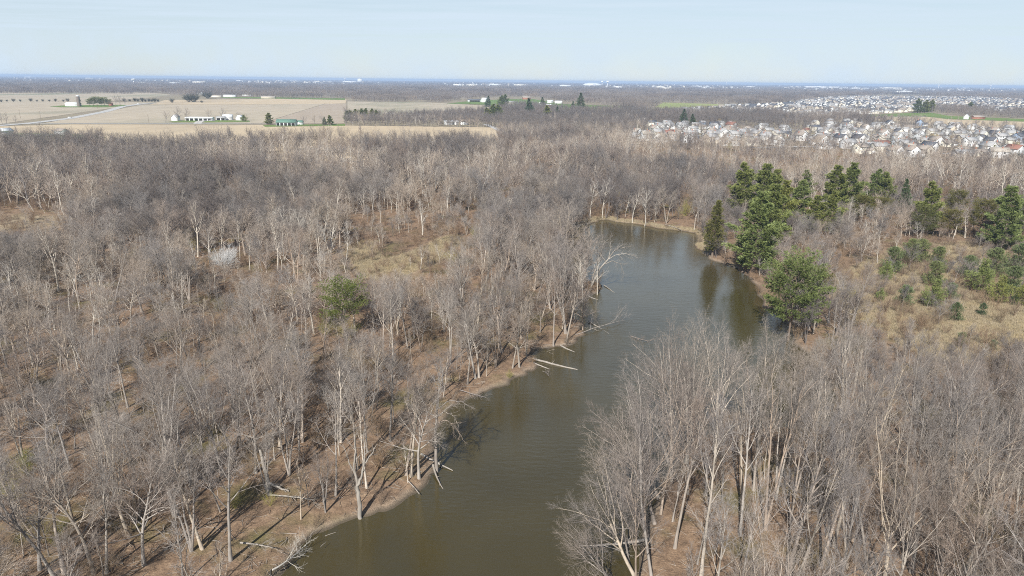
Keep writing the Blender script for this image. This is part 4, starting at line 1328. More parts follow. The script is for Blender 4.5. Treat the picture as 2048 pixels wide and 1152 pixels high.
fallen('fallen_log', (1066, 717), (1155, 740), .24, .14, M_dead, 'long pale log reaching from the bank into the river', seed=3)
fallen('fallen_log', (1064, 725), (1100, 739), .17, .10, M_dead, 'short pale log beside the long one in the river', seed=4)
fallen('fallen_log', (1110, 684), (1150, 705), .22, .14, M_dead, 'grey log sliding off the bank tip into the water', seed=5)
fallen('fallen_log', (1178, 643), (1218, 668), .20, .12, M_dead, 'slanting pale log off the brushy bank corner', seed=6)
fallen('fallen_log', (1208, 570), (1234, 589), .14, .08, M_dead, 'thin log in the water below the leaning tree', seed=7)
fallen('fallen_log', (1172, 589), (1196, 600), .20, .12, M_dead, 'thick short log under the leaning tree roots', seed=8)
fallen('driftwood', (842, 908), (906, 941), .20, .07, M_dead, 'forked driftwood limb poking past the waterline tree', 'driftwood', .7, .1, 0, 4, seed=9)
fallen('driftwood', (866, 930), (886, 978), .18, .05, M_dead, 'driftwood limb trailing down from the bank corner', 'driftwood', .9, 0, 0, 4, seed=10)
fallen('fallen_log', (816, 962), (839, 988), .08, .06, M_dead, 'thin pale log lying on the bank slope', z0=1.0, z1=.5, seed=11)
fallen('floating_stick', (650, 1072), (671, 1065), .05, .03, M_dead, 'small stick floating in the dark water near the bank', 'stick', .03, .05, 0, 1, seed=12)
fallen('fallen_treetop', (545, 1140), (615, 1085), .12, .02, M_pale, 'grey fallen treetop with fine twigs dipping into the water', 'treetop', 1.4, .8, 11, 2, 'brushy treetops at the water', 13)
fallen('fallen_treetop', (1160, 1092), (1300, 1078), .05, .22, M_dead, 'grey log lying level among twigs at the right bank', 'log', 1.6, 1.2, 4, 3, seed=14)
fallen('sunken_branch', (1262, 672), (1296, 682), .06, .02, M_twig, 'dark twiggy branch standing out of open water', 'branch', .1, .5, 5, 2, 'brushy treetops at the water', 15)
fallen('sunken_branch', (1150, 670), (1250, 640), .10, .02, M_twig, 'fine fallen crown spread over the water off the bank corner', 'branch', .5, .4, 9, 2, 'brushy treetops at the water', 16)
fallen('sunken_branch', (1085, 742), (1098, 748), .05, .02, M_twig, 'small twig clump in the water under the two logs', 'branch', .1, .5, 6, 1, 'brushy treetops at the water', 17)
fallen('sunken_branch', (920, 780), (972, 795), .07, .02, M_twig, 'grey brush hanging over the dark bay shore', 'branch', 1.0, .3, 8, 1, 'brushy treetops at the water', 18)
fallen('fallen_log', (540, 990), (630, 1000), .12, .05, M_dead, 'thin log with bare twigs beside the split stump', 'log', 1.5, 1.6, 7, 3, seed=19)
fallen('fallen_log', (1330, 449), (1362, 459), .2, .1, M_dead, 'pale log on the grassy far shore', 'log', 1.2, .7, 3, 3, seed=20)
fallen('fallen_log', (480, 1085), (545, 1095), .12, .05, M_dead, 'pale log with twigs lying on the near leaf slope', 'log', 1.7, 1.7, 5, 3, seed=21)
fallen('fallen_log', (1150, 620), (1200, 560), .12, .04, M_dead, 'dark stem fallen across the inlet of the point', 'log', .6, .4, 4, 2, seed=22)

# ------------------------------------------------------------------ buildings
M_white = plain('white_siding', (.70, .70, .69), .6, .05, .8)
M_cream = plain('cream_siding', (.70, .66, .56), .6, .05, .8)
M_beige = plain('beige_siding', (.56, .49, .39), .6, .05, .8)
M_pgrey = plain('pale_grey_siding', (.58, .60, .61), .6, .05, .8)
M_blue_s = plain('blue_siding', (.30, .38, .50), .6, .05, .8)
M_brick = plain('red_brick', (.34, .16, .11), .85, .1, 2)
M_rgrey = plain('grey_shingles', (.34, .335, .33), .85, .1, 1)
M_rbrown = plain('brown_shingles', (.30, .26, .225), .85, .1, 1)
M_rdark = plain('dark_shingles', (.105, .11, .125), .8, .1, 1)
M_rtan = plain('tan_shingles', (.40, .36, .31), .85, .1, 1)
M_rred = plain('red_brown_shingles', (.26, .13, .10), .85, .1, 1)
M_rgreen = plain('green_metal_roof', (.12, .22, .17), .45, .08, .5)
M_mroof = plain('pale_metal_roof', (.70, .72, .73), .4, .05, .4)
M_glass, _nt, _b = mat('window_glass'); _b.inputs['Base Color'].default_value = (.03, .035, .045, 1); _b.inputs['Roughness'].default_value = .08; _b.inputs['Specular IOR Level'].default_value = .6
M_trim = plain('white_trim', (.78, .78, .77), .5, .03, 1)
M_dark = plain('dark_opening', (.03, .028, .026), .9, .1, 1)
M_conc = plain('concrete', (.50, .485, .46), .85, .08, .4)
M_wood = plain('pole_wood', (.21, .17, .13), .9, .1, 2)
M_steel = plain('galvanised_steel', (.52, .54, .56), .45, .05, .6)


def box(b, x0, x1, y0, y1, z0, z1):
    v = [(x, y, z) for z in (z0, z1) for y in (y0, y1) for x in (x0, x1)]
    b.add(v, [(0, 2, 3, 1), (4, 5, 7, 6), (0, 1, 5, 4), (2, 6, 7, 3), (0, 4, 6, 2), (1, 3, 7, 5)])


def gable_walls(b, cx, cy, lx, ly, h, pitch, axis='x', z=0):
    """walls with gables; the ridge runs along axis"""
    rise = (ly if axis == 'x' else lx) / 2 * pitch
    x0, x1, y0, y1 = cx - lx / 2, cx + lx / 2, cy - ly / 2, cy + ly / 2
    if axis == 'x':
        v = [(x0, y0, z), (x0, y1, z), (x0, y1, h), (x0, cy, h + rise), (x0, y0, h), (x1, y0, z), (x1, y1, z), (x1, y1, h), (x1, cy, h + rise), (x1, y0, h)]
    else:
        v = [(x1, y0, z), (x0, y0, z), (x0, y0, h), (cx, y0, h + rise), (x1, y0, h), (x1, y1, z), (x0, y1, z), (x0, y1, h), (cx, y1, h + rise), (x1, y1, h)]
    q = [(0, 5, 9, 4), (1, 2, 7, 6), (0, 4, 2, 1), (5, 6, 7, 9)]
    t = [(4, 3, 2), (7, 8, 9)]
    b.add(v, q, t)


def gable_roof(b, cx, cy, lx, ly, h, pitch, axis='x', over=.45, th=.18):
    half = (ly if axis == 'x' else lx) / 2
    rise = half * pitch
    L = (lx if axis == 'x' else ly) / 2 + over
    e = half + over; ze = h - over * pitch
    prof = [(-e, ze), (0, h + rise), (e, ze), (e, ze + th), (0, h + rise + th * 1.25), (-e, ze + th)]
    v = []
    for s in (-L, L):
        for a, z in prof:
            v.append((cx + s, cy + a, z + .004) if axis == 'x' else (cx - a, cy + s, z + .004))
    q = [(i, i + 6, (i + 1) % 6 + 6, (i + 1) % 6) for i in range(6)] + [(0, 1, 4, 5), (1, 2, 3, 4), (11, 10, 7, 6), (10, 9, 8, 7)]
    b.add(v, q)


def window_mesh(name, w_, h_):
    """glass pane in a proud white frame, facing -y"""
    g_, f_ = Bag(), Bag()
    box(g_, -w_ / 2, w_ / 2, -.03, .0, 0, h_)
    for x0, x1, z0, z1 in ((-w_ / 2 - .1, -w_ / 2, -.1, h_ + .1), (w_ / 2, w_ / 2 + .1, -.1, h_ + .1), (-w_ / 2, w_ / 2, h_, h_ + .1), (-w_ / 2, w_ / 2, -.1, 0), (-.03, .03, 0, h_)):
        box(f_, x0, x1, -.07, .0, z0, z1)
    return joined(name, [(g_, M_glass), (f_, M_trim)])


W_small = window_mesh('window', 1.1, 1.4); W_wide = window_mesh('window', 1.9, 1.5)
_d = Bag(); box(_d, -2.4, 2.4, -.05, 0, 0, 2.2)
for i in range(1, 4): box(_d, -2.4, 2.4, -.058, -.05, i * .55 - .02, i * .55)
D_gar = _d.mesh('garage_door', M_trim)
_d = Bag(); box(_d, -.5, .5, -.05, 0, 0, 2.1); D_door = _d.mesh('door', M_rred)

FORMH = []
# (volumes, garage door, windows)
FORMH.append(dict(word='two-storey', v=[(0, 0, 12, 8.5, 5.4, .62, 'x'), (4.2, -6.2, 6.4, 5.6, 2.8, .55, 'y')], gar=(4.2, -9.0), win=[(-4, -4.25, .9), (-1, -4.25, .9), (-4, -4.25, 3.6), (-1, -4.25, 3.6), (2.5, -4.25, 3.7)], wz=[(-3, 4.25, .9), (2, 4.25, .9), (-3, 4.25, 3.6), (2, 4.25, 3.6)], end=[(-6, 0, 3.6), (6, 0, 3.6)], door=(.4, -4.25)))
FORMH.append(dict(word='ranch', v=[(0, 0, 15, 8.6, 2.9, .5, 'x'), (-4.5, -5.2, 5.5, 4.2, 2.9, .5, 'y')], gar=(4.6, -4.3), win=[(-4.5, -7.3, .9), (-.4, -4.3, .9)], wz=[(-4, 4.3, .9), (0, 4.3, .9), (4, 4.3, .9)], end=[(-7.5, 0, .9), (7.5, 0, .9)], door=(1.2, -4.3)))
FORMH.append(dict(word='gable-fronted', v=[(0, 0, 8.6, 11, 5.5, .7, 'y'), (6.9, -1.5, 5.6, 7, 2.8, .55, 'x')], gar=(6.9, -5.0), win=[(-2.3, -5.5, .9), (-2.3, -5.5, 3.6), (2.0, -5.5, 3.6)], wz=[(-2, 5.5, .9), (2, 5.5, .9), (-2, 5.5, 3.6), (2, 5.5, 3.6)], end=[(-4.3, -2, 3.6), (-4.3, 2.5, .9)], door=(1.7, -5.5)))
FORMH.append(dict(word='split-level', v=[(-3.2, 0, 8, 8.4, 5.2, .48, 'x'), (4.4, 0, 7.2, 7.6, 3.1, .48, 'x')], gar=(-3.2, -4.2), win=[(-5, -4.2, 3.2), (-1.6, -4.2, 3.2), (3.2, -3.8, 1.0), (6, -3.8, 1.0)], wz=[(-4, 4.2, 3.2), (4, 3.8, 1.0)], end=[(-7.2, 0, 3.2), (8.0, 0, 1.0)], door=(1.4, -3.8)))
for fd in FORMH:
    wb, rb = Bag(), Bag()
    for v in fd['v']:
        gable_walls(wb, *v[:5], v[5], v[6], z=-1.2); gable_roof(rb, *v[:5], v[5], v[6])
    fd['wall'] = wb.mesh('wall', M_white); fd['roof'] = rb.mesh('roof', M_rgrey)
    cb_ = Bag(); x0 = fd['v'][0][0]; top = fd['v'][0][4]; box(cb_, x0 - 2.2, x0 - 1.5, .6, 1.2, top, top + 3.4); fd['chim'] = cb_.mesh('chimney', M_brick)


def override(o, m):
    o.material_slots[0].link = 'OBJECT'; o.material_slots[0].material = m


WALLS = [('white', M_white, .58), ('cream', M_cream, .18), ('pale grey', M_pgrey, .13), ('beige', M_beige, .08), ('blue', M_blue_s, .03)]
ROOFS = [('grey', M_rgrey, .50), ('brown', M_rbrown, .28), ('dark', M_rdark, .12), ('tan', M_rtan, .08), ('red-brown', M_rred, .02)]


def pick(g, lst):
    r = g.random(); a = 0
    for n, m, p in lst:
        a += p
        if r < a: return n, m
    return lst[0][:2]


def house(x, y, rz, k, wm, rm, detail, label, group, z=GZ, s=1.0):
    fd = FORMH[k]
    o = root('house', (x, y, z), rz, s)
    a = link('wall', fd['wall'], o); override(a, wm)
    r = link('roof', fd['roof'], o); override(r, rm)
    if detail:
        link('chimney', fd['chim'], r)
        g_ = link('garage_door', D_gar, o, (fd['gar'][0], fd['gar'][1] - .003, 0))
        link('door', D_door, o, (fd['door'][0], fd['door'][1] - .003, .1))
        for (wx, wy, wz_) in fd['win']: link('window', W_small, o, (wx, wy - .003, wz_))
        for (wx, wy, wz_) in fd['wz']:
            q = link('window', W_wide if wz_ < 2 else W_small, o, (wx, wy + .003, wz_)); q.rotation_euler = (0, 0, PI)
        for (wx, wy, wz_) in fd['end']:
            q = link('window', W_small, o, (wx + (.003 if wx > 0 else -.003), wy, wz_)); q.rotation_euler = (0, 0, PI / 2 if wx > 0 else -PI / 2)
    return tag(o, label, 'house', group)


HM = [((1688, 245), 'yellow willow among roofs'), ((1787, 312), 'tall white gabled house'), ((1838, 250), 'blue house'), ((1868, 275), 'dry yellow lawn'), ((2030, 318), 'dark green hedge'), ((1318, 262), 'first white house'),
      ((1475, 290), 'blue-green house'), ((1380, 260), 'first spruces'), ((1560, 285), 'brushy wood edge'), ((1960, 270), 'tan field end'), ((1940, 295), 'grey tree by the lane'), ((1700, 285), 'near street middle'),
      ((1620, 270), 'dark tree belt end'), ((1460, 222), 'pale green pasture'), ((1600, 225), 'dark tree belt'), ((1700, 225), 'open field corner'), ((1830, 215), 'evergreen clump'), ((1940, 210), 'far right garden trees'), ((1750, 200), 'far woods edge'), ((2040, 215), 'far right picture edge'), ((1540, 215), 'woods by the pasture')]
# houses seen best in the photograph: base x, base y, form, wall, roof, turn (degrees)
WM = {n: m for n, m, _ in WALLS}; RM = {n: m for n, m, _ in ROOFS}
HH = [(1787, 313, 2, 'white', 'brown', 20), (1820, 313, 2, 'white', 'brown', 10), (1845, 311, 0, 'cream', 'brown', -70), (1720, 306, 0, 'cream', 'brown', 30), (1995, 316, 0, 'white', 'tan', 160), (1955, 311, 1, 'cream', 'brown', 10), (1925, 306, 1, 'beige', 'brown', 20),
      (1975, 304, 2, 'white', 'grey', 15), (1838, 252, 2, 'blue', 'dark', -20), (1318, 262, 2, 'white', 'grey', 30), (1320, 284, 2, 'white', 'tan', -30), (1335, 258, 0, 'white', 'grey', 10), (1362, 258, 0, 'pale grey', 'grey', 15), (1398, 258, 1, 'white', 'tan', 5), (1355, 268, 1, 'white', 'brown', 10),
      (1470, 278, 0, 'pale grey', 'grey', 190), (1525, 272, 1, 'cream', 'tan', 170), (1530, 282, 2, 'white', 'grey', 30), (1462, 258, 2, 'white', 'red-brown', 40), (1420, 275, 1, 'white', 'brown', 20), (1695, 262, 2, 'white', 'grey', 20), (1712, 264, 1, 'white', 'grey', 0), (1765, 275, 2, 'white', 'brown', 10),
      (1800, 290, 1, 'pale grey', 'grey', 15), (1815, 292, 1, 'white', 'grey', 190), (1895, 292, 1, 'cream', 'brown', 20), (1870, 291, 2, 'white', 'brown', 190), (1960, 278, 2, 'cream', 'grey', 20), (2000, 282, 0, 'white', 'grey', 10), (2035, 282, 0, 'blue', 'dark', 30), (1985, 270, 2, 'white', 'brown', 20), (1910, 252, 1, 'white', 'grey', 0),
      (1600, 281, 2, 'white', 'brown', 20), (1640, 283, 0, 'white', 'grey', 200), (1680, 286, 2, 'white', 'dark', 20), (1760, 292, 1, 'beige', 'red-brown', 10), (1938, 292, 0, 'white', 'grey', 20)]
hp = [(P(a, b_, GZ), k, wn_, rn_, R_(t)) for a, b_, k, wn_, rn_, t in HH]
gH = np.random.default_rng(91)


def streets(pg, ang, dx, dy, y0, y1):
    c_, s_2 = math.cos(ang), math.sin(ang)
    g = jgrid(-2600, 3600, -2600, 3600, 1, gH) if False else None
    xs = np.arange(-1800, 3000, dx); ys = np.arange(-600, 3400, dy)
    X, Y = np.meshgrid(xs, ys)
    row = np.repeat(np.arange(len(ys))[:, None], len(xs), 1)
    X = X + gH.uniform(-2.5, 2.5, X.shape); Y = Y + gH.uniform(-2, 2, X.shape) + 8 * np.sin(X / 130 + row)
    p = np.stack([X * c_ - Y * s_2, X * s_2 + Y * c_], -1).reshape(-1, 2)
    rowf = row.ravel()
    m = inside(p, pg) & (gH.random(len(p)) > .14) & (p[:, 1] > y0) & (p[:, 1] < y1)
    q1, _q = Q(p[:, 0], p[:, 1], GZ)
    m &= (q1 > -20) & (q1 < 2075)
    return p[m], rowf[m]


pa, ra_ = streets(S1, R_(14), 23.5, 33, 480, 1000)
pb, rb_ = streets(S2, R_(-8), 19, 36, 800, 3200)
fixed = np.array([h[0] for h in hp])
for r in range(-2, 40):
    X = np.arange(-300, 1500, 9.0); Y = -600 + 33 * (np.arange(60)[None] + .5)
    c_, s_2 = math.cos(R_(14)), math.sin(R_(14))
    yy = -600 + 33 * (2 * r + 1) - 16.5 + 8 * np.sin(X / 130 + 2 * r + .5)
    p = np.stack([X * c_ - yy * s_2, X * s_2 + yy * c_], -1)
    m = inside(p, S1)
    if m.sum() < 6: continue
    p = p[m]
    t = np.gradient(p, axis=0); t /= np.linalg.norm(t, axis=1, keepdims=True); nr_ = np.stack([-t[:, 1], t[:, 0]], 1) * 3.6
    gap = np.linalg.norm(np.diff(p, axis=0), axis=1) > 30
    n = len(p); zz = np.full(n, GZ + .30)
    structure('street', mesh_np('street', np.concatenate([np.column_stack([p + nr_, zz]), np.column_stack([p - nr_, zz])]), [(i + n, i + n + 1, i + 1, i) for i in range(n - 1) if not gap[i]], mats=[M_road]))
sel = ((pa[:, None] - fixed[None]) ** 2).sum(2).min(1) > 15 ** 2
pa, ra_ = pa[sel], ra_[sel]
allh = np.concatenate([pa, pb]); rows = np.concatenate([ra_, rb_])
base_ang = np.concatenate([np.full(len(pa), R_(14)), np.full(len(pb), R_(-8))])
o_ = np.argsort((allh ** 2).sum(1))
n_ind = 300 - len(hp)
kk = gH.integers(0, 4, len(allh))
recs = []
for (p, k, wn_, rn_, t) in hp: recs.append((p[0], p[1], t, k, wn_, rn_, True))
for n, i in enumerate(o_[:n_ind]):
    wn_, _m = pick(gH, WALLS); rn_, _m = pick(gH, ROOFS)
    recs.append((allh[i, 0], allh[i, 1], base_ang[i] + (PI if rows[i] % 2 else 0) + gH.normal(0, .22), int(kk[i]), wn_, rn_, n < 45))
hx, hy = Q(np.array([r[0] for r in recs]), np.array([r[1] for r in recs]), np.full(len(recs), GZ))
hl = place_labels(np.stack([hx, hy], -1), ['%s %s' % (r[4], FORMH[r[3]]['word']) for r in recs], 'house with %s roof', HM)
for r, lb in zip(recs, hl):
    house(r[0], r[1], r[2], r[3], WM[r[4]], RM[r[5]], r[6], lb % r[5], 'houses of the suburb beyond the right wood', s=1.0 if r[6] else .88)
# remaining far houses as one mass
hm = []
for k in range(4):
    for wm, rm in ((M_white, M_rgrey), (M_cream, M_rbrown), (M_pgrey, M_rdark)):
        wb, rb = Bag(), Bag()
        for v in FORMH[k]['v']:
            gable_walls(wb, *v[:5], v[5], v[6], z=-1.2); gable_roof(rb, *v[:5], v[5], v[6])
        hm.append(joined('house', [(wb, wm), (rb, rm)]))
C_h = lib_collection('far_house', hm)
far_i = o_[n_ind:]
n = len(far_i)
rot = np.stack([np.zeros(n), np.zeros(n), base_ang[far_i] + (rows[far_i] % 2) * PI], -1)
o = scatter_object('far_subdivision', np.column_stack([allh[far_i], np.full(n, GZ)]), gH.integers(0, 12, n), rot, np.ones((n, 3)), C_h)
tag(o, 'mass of small pale houses filling the far subdivision', 'houses')


# barns, sheds and other farm buildings
def barn(name, at, L, W, h, pitch, rz, wm, rm, label, cat, group=None, bays=0, lean=0, z=GZ, doorw=0):
    x, y = P(*at, GZ)
    o = root(name, (x, y, z), R_(rz))
    wb, rb = Bag(), Bag()
    gable_walls(wb, 0, 0, L, W, h, pitch, 'x', z=-.8); gable_roof(rb, 0, 0, L, W, h, pitch)
    link('wall', wb.mesh('wall', wm), o); link('roof', rb.mesh('roof', rm), o)
    for i in range(bays):
        b_ = Bag(); wd = L / bays * .74
        cx = -L / 2 + (i + .5) * L / bays
        box(b_, cx - wd / 2, cx + wd / 2, -W / 2 - .06, -W / 2 - .003, 0.05, h * .82)
        link('bay_opening', b_.mesh('bay_opening', M_dark), o)
    if doorw:
        b_ = Bag(); box(b_, -doorw / 2, doorw / 2, -W / 2 - .08, -W / 2 - .003, 0, h * .8); link('door', b_.mesh('door', M_trim), o)
    return tag(o, label, cat, group)


G = 'farm buildings on the open fields'
barn('barn', (3, 274), 16, 12, 5.5, .35, 60, M_white, M_mroof, 'white metal barn cut by the left picture edge', 'barn', G, doorw=5)
barn('shed', (124, 269), 9, 8, 3.6, .45, -15, M_white, M_rbrown, 'small white shed with brown roof at the wood edge', 'shed', G, doorw=3)
barn('barn', (400, 241.2), 34, 9, 3.4, .25, 2, M_white, M_mroof, 'long white open-bay machine barn on the white farm', 'barn', G, bays=6)
barn('farmhouse', (352, 241.5), 8, 7, 4.6, .8, 80, M_white, M_rgrey, 'white gabled farmhouse behind bare trees', 'house', G, doorw=1.2)
barn('garage', (443, 240.5), 11, 7, 3.2, .45, 8, M_white, M_rgrey, 'white garage between two bare farm trees', 'garage', G, bays=2)
barn('farmhouse', (456, 239.8), 12, 7, 4.6, .7, 10, M_white, M_mroof, 'white two-gabled farmhouse in the middle of the farm', 'house', G, doorw=1.2)
barn('shed', (480, 240.5), 8, 7, 3.8, .7, 75, M_white, M_mroof, 'white gabled shed next to the round evergreen', 'shed', G, doorw=2)
barn('barn', (574, 251), 22, 12, 4.0, .5, 3, M_pgrey, M_rgreen, 'grey-green roofed barn with open dark bays facing the tan field', 'barn', G, bays=5)
barn('shed', (599, 249.4), 8.5, 6, 3.4, .5, 3, M_white, M_rgreen, 'small white shed with green roof beside the open barn', 'shed', G, doorw=2)
barn('barn', (147, 212.6), 24, 10, 5, .35, 0, M_white, M_mroof, 'long white barn by the dark silo', 'barn', G)
barn('shed', (222, 211.5), 7, 5, 4, .6, 20, M_brick, M_rred, 'small red shed at the end of the windbreak', 'shed', G)
barn('barn', (950, 203.5), 36, 13, 5, .25, -4, M_pgrey, M_rdark, 'long grey barn at the centre farmstead', 'barn', G, bays=1)
barn('farmhouse', (969, 204.5), 16, 11, 7, .7, 40, M_white, M_mroof, 'white gabled house beside the long grey barn', 'house', G)
barn('farmhouse', (1021, 209), 18, 10, 5, .5, 5, M_beige, M_rgrey, 'low beige house under the centre farm pines', 'house', G)
barn('farmhouse', (1053, 199), 24, 11, 6, .45, 10, M_brick, M_rtan, 'brown house behind the centre farm lawn', 'house', G)
barn('farmhouse', (1082, 213), 14, 10, 6, .7, 60, M_white, M_rgrey, 'white house hidden by the farm spruce', 'house', G)
barn('shed', (1096, 213.5), 14, 8, 4, .5, 10, M_brick, M_mroof, 'red-walled shed right of the farm spruce', 'shed', G)
barn('farmhouse', (1100, 206), 14, 9, 4.5, .6, 15, M_white, M_mroof, 'white house highest on the farmstead lawn', 'house', G)
barn('farmhouse', (1117, 207), 18, 9, 4.2, .5, -10, M_white, M_mroof, 'wide white house at the right end of the farmstead', 'house', G)
barn('farmhouse', (897, 249), 11, 7, 3.6, .5, 10, M_white, M_mroof, 'white house half hidden in the field-edge tree row', 'house', G)
barn('shed', (912, 249), 6, 5, 3.6, .7, 60, M_white, M_mroof, 'white gabled shed in the field-edge tree row', 'shed', G)
barn('shed', (928, 249), 9, 7, 4, .6, 20, M_white, M_rbrown, 'small white shed furthest along the field-edge tree row', 'shed', G)
barn('farmhouse', (380, 188.5), 28, 10, 4.8, .35, 5, M_white, M_mroof, 'big white building in front of the far left woods', 'barn', G)
barn('barn', (402, 189), 25, 10, 4.2, .35, -8, M_white, M_mroof, 'second white building in front of the far left woods', 'barn', G)
barn('farmhouse', (433, 194), 28, 10, 3.6, .35, 4, M_cream, M_rtan, 'cream building left in the far white row', 'house', G)
barn('farmhouse', (460, 194), 34, 10, 4.2, .35, 0, M_white, M_mroof, 'long white building right in the far white row', 'house', G)
barn('farmhouse', (494, 191.5), 25, 10, 3.6, .35, 0, M_pgrey, M_rtan, 'grey building among the far bare trees', 'house', G)
barn('farmhouse', (537, 197), 37, 10, 4.2, .35, 3, M_beige, M_rtan, 'lone beige house at the edge of the ploughed field', 'house', G)
barn('farmhouse', (1932, 238.5), 9, 7, 4.6, .9, 50, M_white, M_mroof, 'white gabled house on the lawn beyond the tan field', 'house', G)
barn('farmhouse', (1955, 238.5), 20, 9, 4, .5, 5, M_brick, M_rbrown, 'red house on the lawn beyond the tan field', 'house', G)
# silo
x, y = P(158.5, 213.2)
o = root('silo', (x, y, GZ))
b_ = Bag(); b_.add(*tube(np.array([[(0, 0, -.5), (0, 0, 8), (0, 0, 18)]], float), np.full((1, 3), 3.0), 20)); link('shaft', b_.mesh('shaft', plain('silo_brick', (.20, .165, .14), .9, .1, .3), True), o)
b_ = Bag(); b_.add(*tube(np.array([[(0, 0, 18.003), (0, 0, 19), (0, 0, 19.8), (0, 0, 20.2)]], float), np.array([[3.1, 2.6, 1.4, .1]]), 20)); link('dome_cap', b_.mesh('dome_cap', M_steel, True), o)
tag(o, 'tall dark silo beside the long white barn', 'silo')


def pole(at, h, label):
    x, y = P(*at)
    o = root('utility_pole', (x, y, GZ - .3))
    b_ = Bag(); b_.add(*tube(np.array([[(0, 0, 0), (0, 0, h)]], float), np.array([[.2, .13]]), 8)); link('pole', b_.mesh('pole', M_wood, True), o)
    b_ = Bag(); box(b_, -1.3, 1.3, -.26, -.14, h - 1.0, h - .82); link('crossarm', b_.mesh('crossarm', M_wood), o)
    tag(o, label, 'pole', 'utility poles along the country roads')


for at, lb in (((82, 240), 'utility pole left of the road by the grey field'), ((196, 219), 'utility pole before the farm windbreak'), ((220, 215), 'utility pole by the red shed'), ((298, 247.3), 'utility pole on the straight road before the farm trees'),
               ((41, 237), 'utility pole furthest left above the road'), ((373, 244), 'utility pole in front of the white farm'), ((494, 247), 'utility pole past the round evergreen'), ((1842, 233), 'tall light pole on the far lawn'), ((630, 249), 'utility pole on the lawn by the green barn')):
    pole(at, 11, lb)

# vehicles on the far roads
M_car = [plain('white_paint', (.75, .75, .74), .3, .03, 1), plain('dark_paint', (.05, .05, .06), .3, .03, 1), plain('silver_paint', (.5, .5, .52), .3, .03, 1)]
M_tyre = plain('tyre', (.03, .03, .03), .9, .05, 2)


def car(at, rz, m, label):
    x, y = P(*at)
    o = root('parked_car', (x, y, GZ + .40), R_(rz))
    b_ = Bag()
    prof = [(-2.3, .35), (2.3, .35), (2.35, .75), (1.3, .95), (.7, 1.5), (-1.2, 1.5), (-1.9, 1.0), (-2.35, .9)]
    v = [(a, s, z) for s in (-.9, .9) for a, z in prof]
    n = len(prof)
    b_.add(v, [(i, (i + 1) % n, (i + 1) % n + n, i + n) for i in range(n)] + [(0, 7, 6, 3), (3, 2, 1, 0), (6, 5, 4, 3), (n + 3, n + 6, n + 7, n), (n, n + 1, n + 2, n + 3), (n + 3, n + 4, n + 5, n + 6)])
    link('body', b_.mesh('body', m), o)
    b_ = Bag(); box(b_, -1.3, .75, -.915, .915, 1.02, 1.4); link('side_window', b_.mesh('side_window', M_glass), o)
    for wx in (-1.4, 1.4):
        for s in (-1, 1):
            t_ = np.linspace(0, 1, 2)
            b_ = Bag(); b_.add(*tube(np.array([[(wx, s * .74, .33), (wx, s * .75, .33), (wx, s * .93, .33), (wx, s * .94, .33)]], float), np.array([[.02, .33, .33, .02]]), 14)); link('wheel', b_.mesh('wheel', M_tyre, True), o)
    tag(o, label, 'car')


car((277, 208.6), 35, M_car[0], 'white car far along the pale diagonal road')
car((1849, 233.2), 5, M_car[1], 'dark car on the road by the far tan field')
car((140, 236.5), 40, M_car[0], 'white car halfway down the pale diagonal road')
car((423, 242.3), 10, M_car[2], 'silver car parked outside the white garage')

# bare trees and shrubs standing in the open farmland
fld = []
for f_, s_3 in (('broad', 801), ('round', 802), ('round', 803)):
    t, c_, hh_ = bare_tree(s_3, f_, 17, 2)
    fld.append((f_, hh_, t.mesh('trunk', M_darktwig, True), c_.mesh('crown', M_twigfar)))


def field_tree(a, c, h, k, label, kind='bare_tree'):
    x, y = P(a, c)
    k = {0: 0, 1: 0, 3: 1, 5: 2, 6: 1}[k]
    f = fld[k]
    plant(kind, 'field%d' % k, f, x, y, h, a * .7, label, 'tree', 'bare trees around the farms')


for a, c, h, k, lb in ((332, 247, 17, 1, 'old spreading bare tree left of the white farm'), (356, 243.5, 20, 5, 'round-headed bare tree by the gabled farmhouse'), (374, 243, 18, 5, 'round-headed bare tree before the machine barn'), (419, 241, 16, 1, 'bare tree at the end of the machine barn'),
                       (446, 242, 17, 5, 'bare tree before the white garage'), (477, 240.5, 12, 1, 'small bare tree by the gabled shed'), (232, 212.5, 22, 0, 'bare tree right of the farm windbreak'), (241, 212.5, 20, 3, 'bare tree beside the red shed'), (250, 212, 18, 0, 'last bare tree behind the red shed'),
                       (5, 249, 15, 0, 'bare roadside tree at the left picture edge'), (14, 248.5, 13, 3, 'second bare roadside tree at the left edge'), (32, 248, 10, 6, 'small bare roadside tree past the left pair'), (83, 266, 12, 5, 'bare round bush-like tree behind the driveway'),
                       (608, 252, 13, 1, 'bare pale tree beside the small green-roofed shed'), (629, 249, 9, 5, 'little bare tree in front of ploughed rows'), (646, 251, 13, 5, 'dark bare tree beside the lawn conifers')):
    field_tree(a, c, h, k, lb)
lab_h = ['westernmost', 'second', 'third', 'fourth', 'fifth', 'sixth', 'seventh', 'eighth', 'ninth', 'tenth', 'eleventh', 'twelfth', 'thirteenth', 'fourteenth', 'fifteenth', 'sixteenth', 'seventeenth', 'eighteenth', 'nineteenth', 'twentieth', 'twenty-first', 'twenty-second', 'twenty-third', 'easternmost']
dsh = shrub(690, 6, 14, 1.4, 4.0, .7).mesh('hedge_shrub', plain('dark_shrub_twigs', (.055, .06, .04), .9, .15, .5))
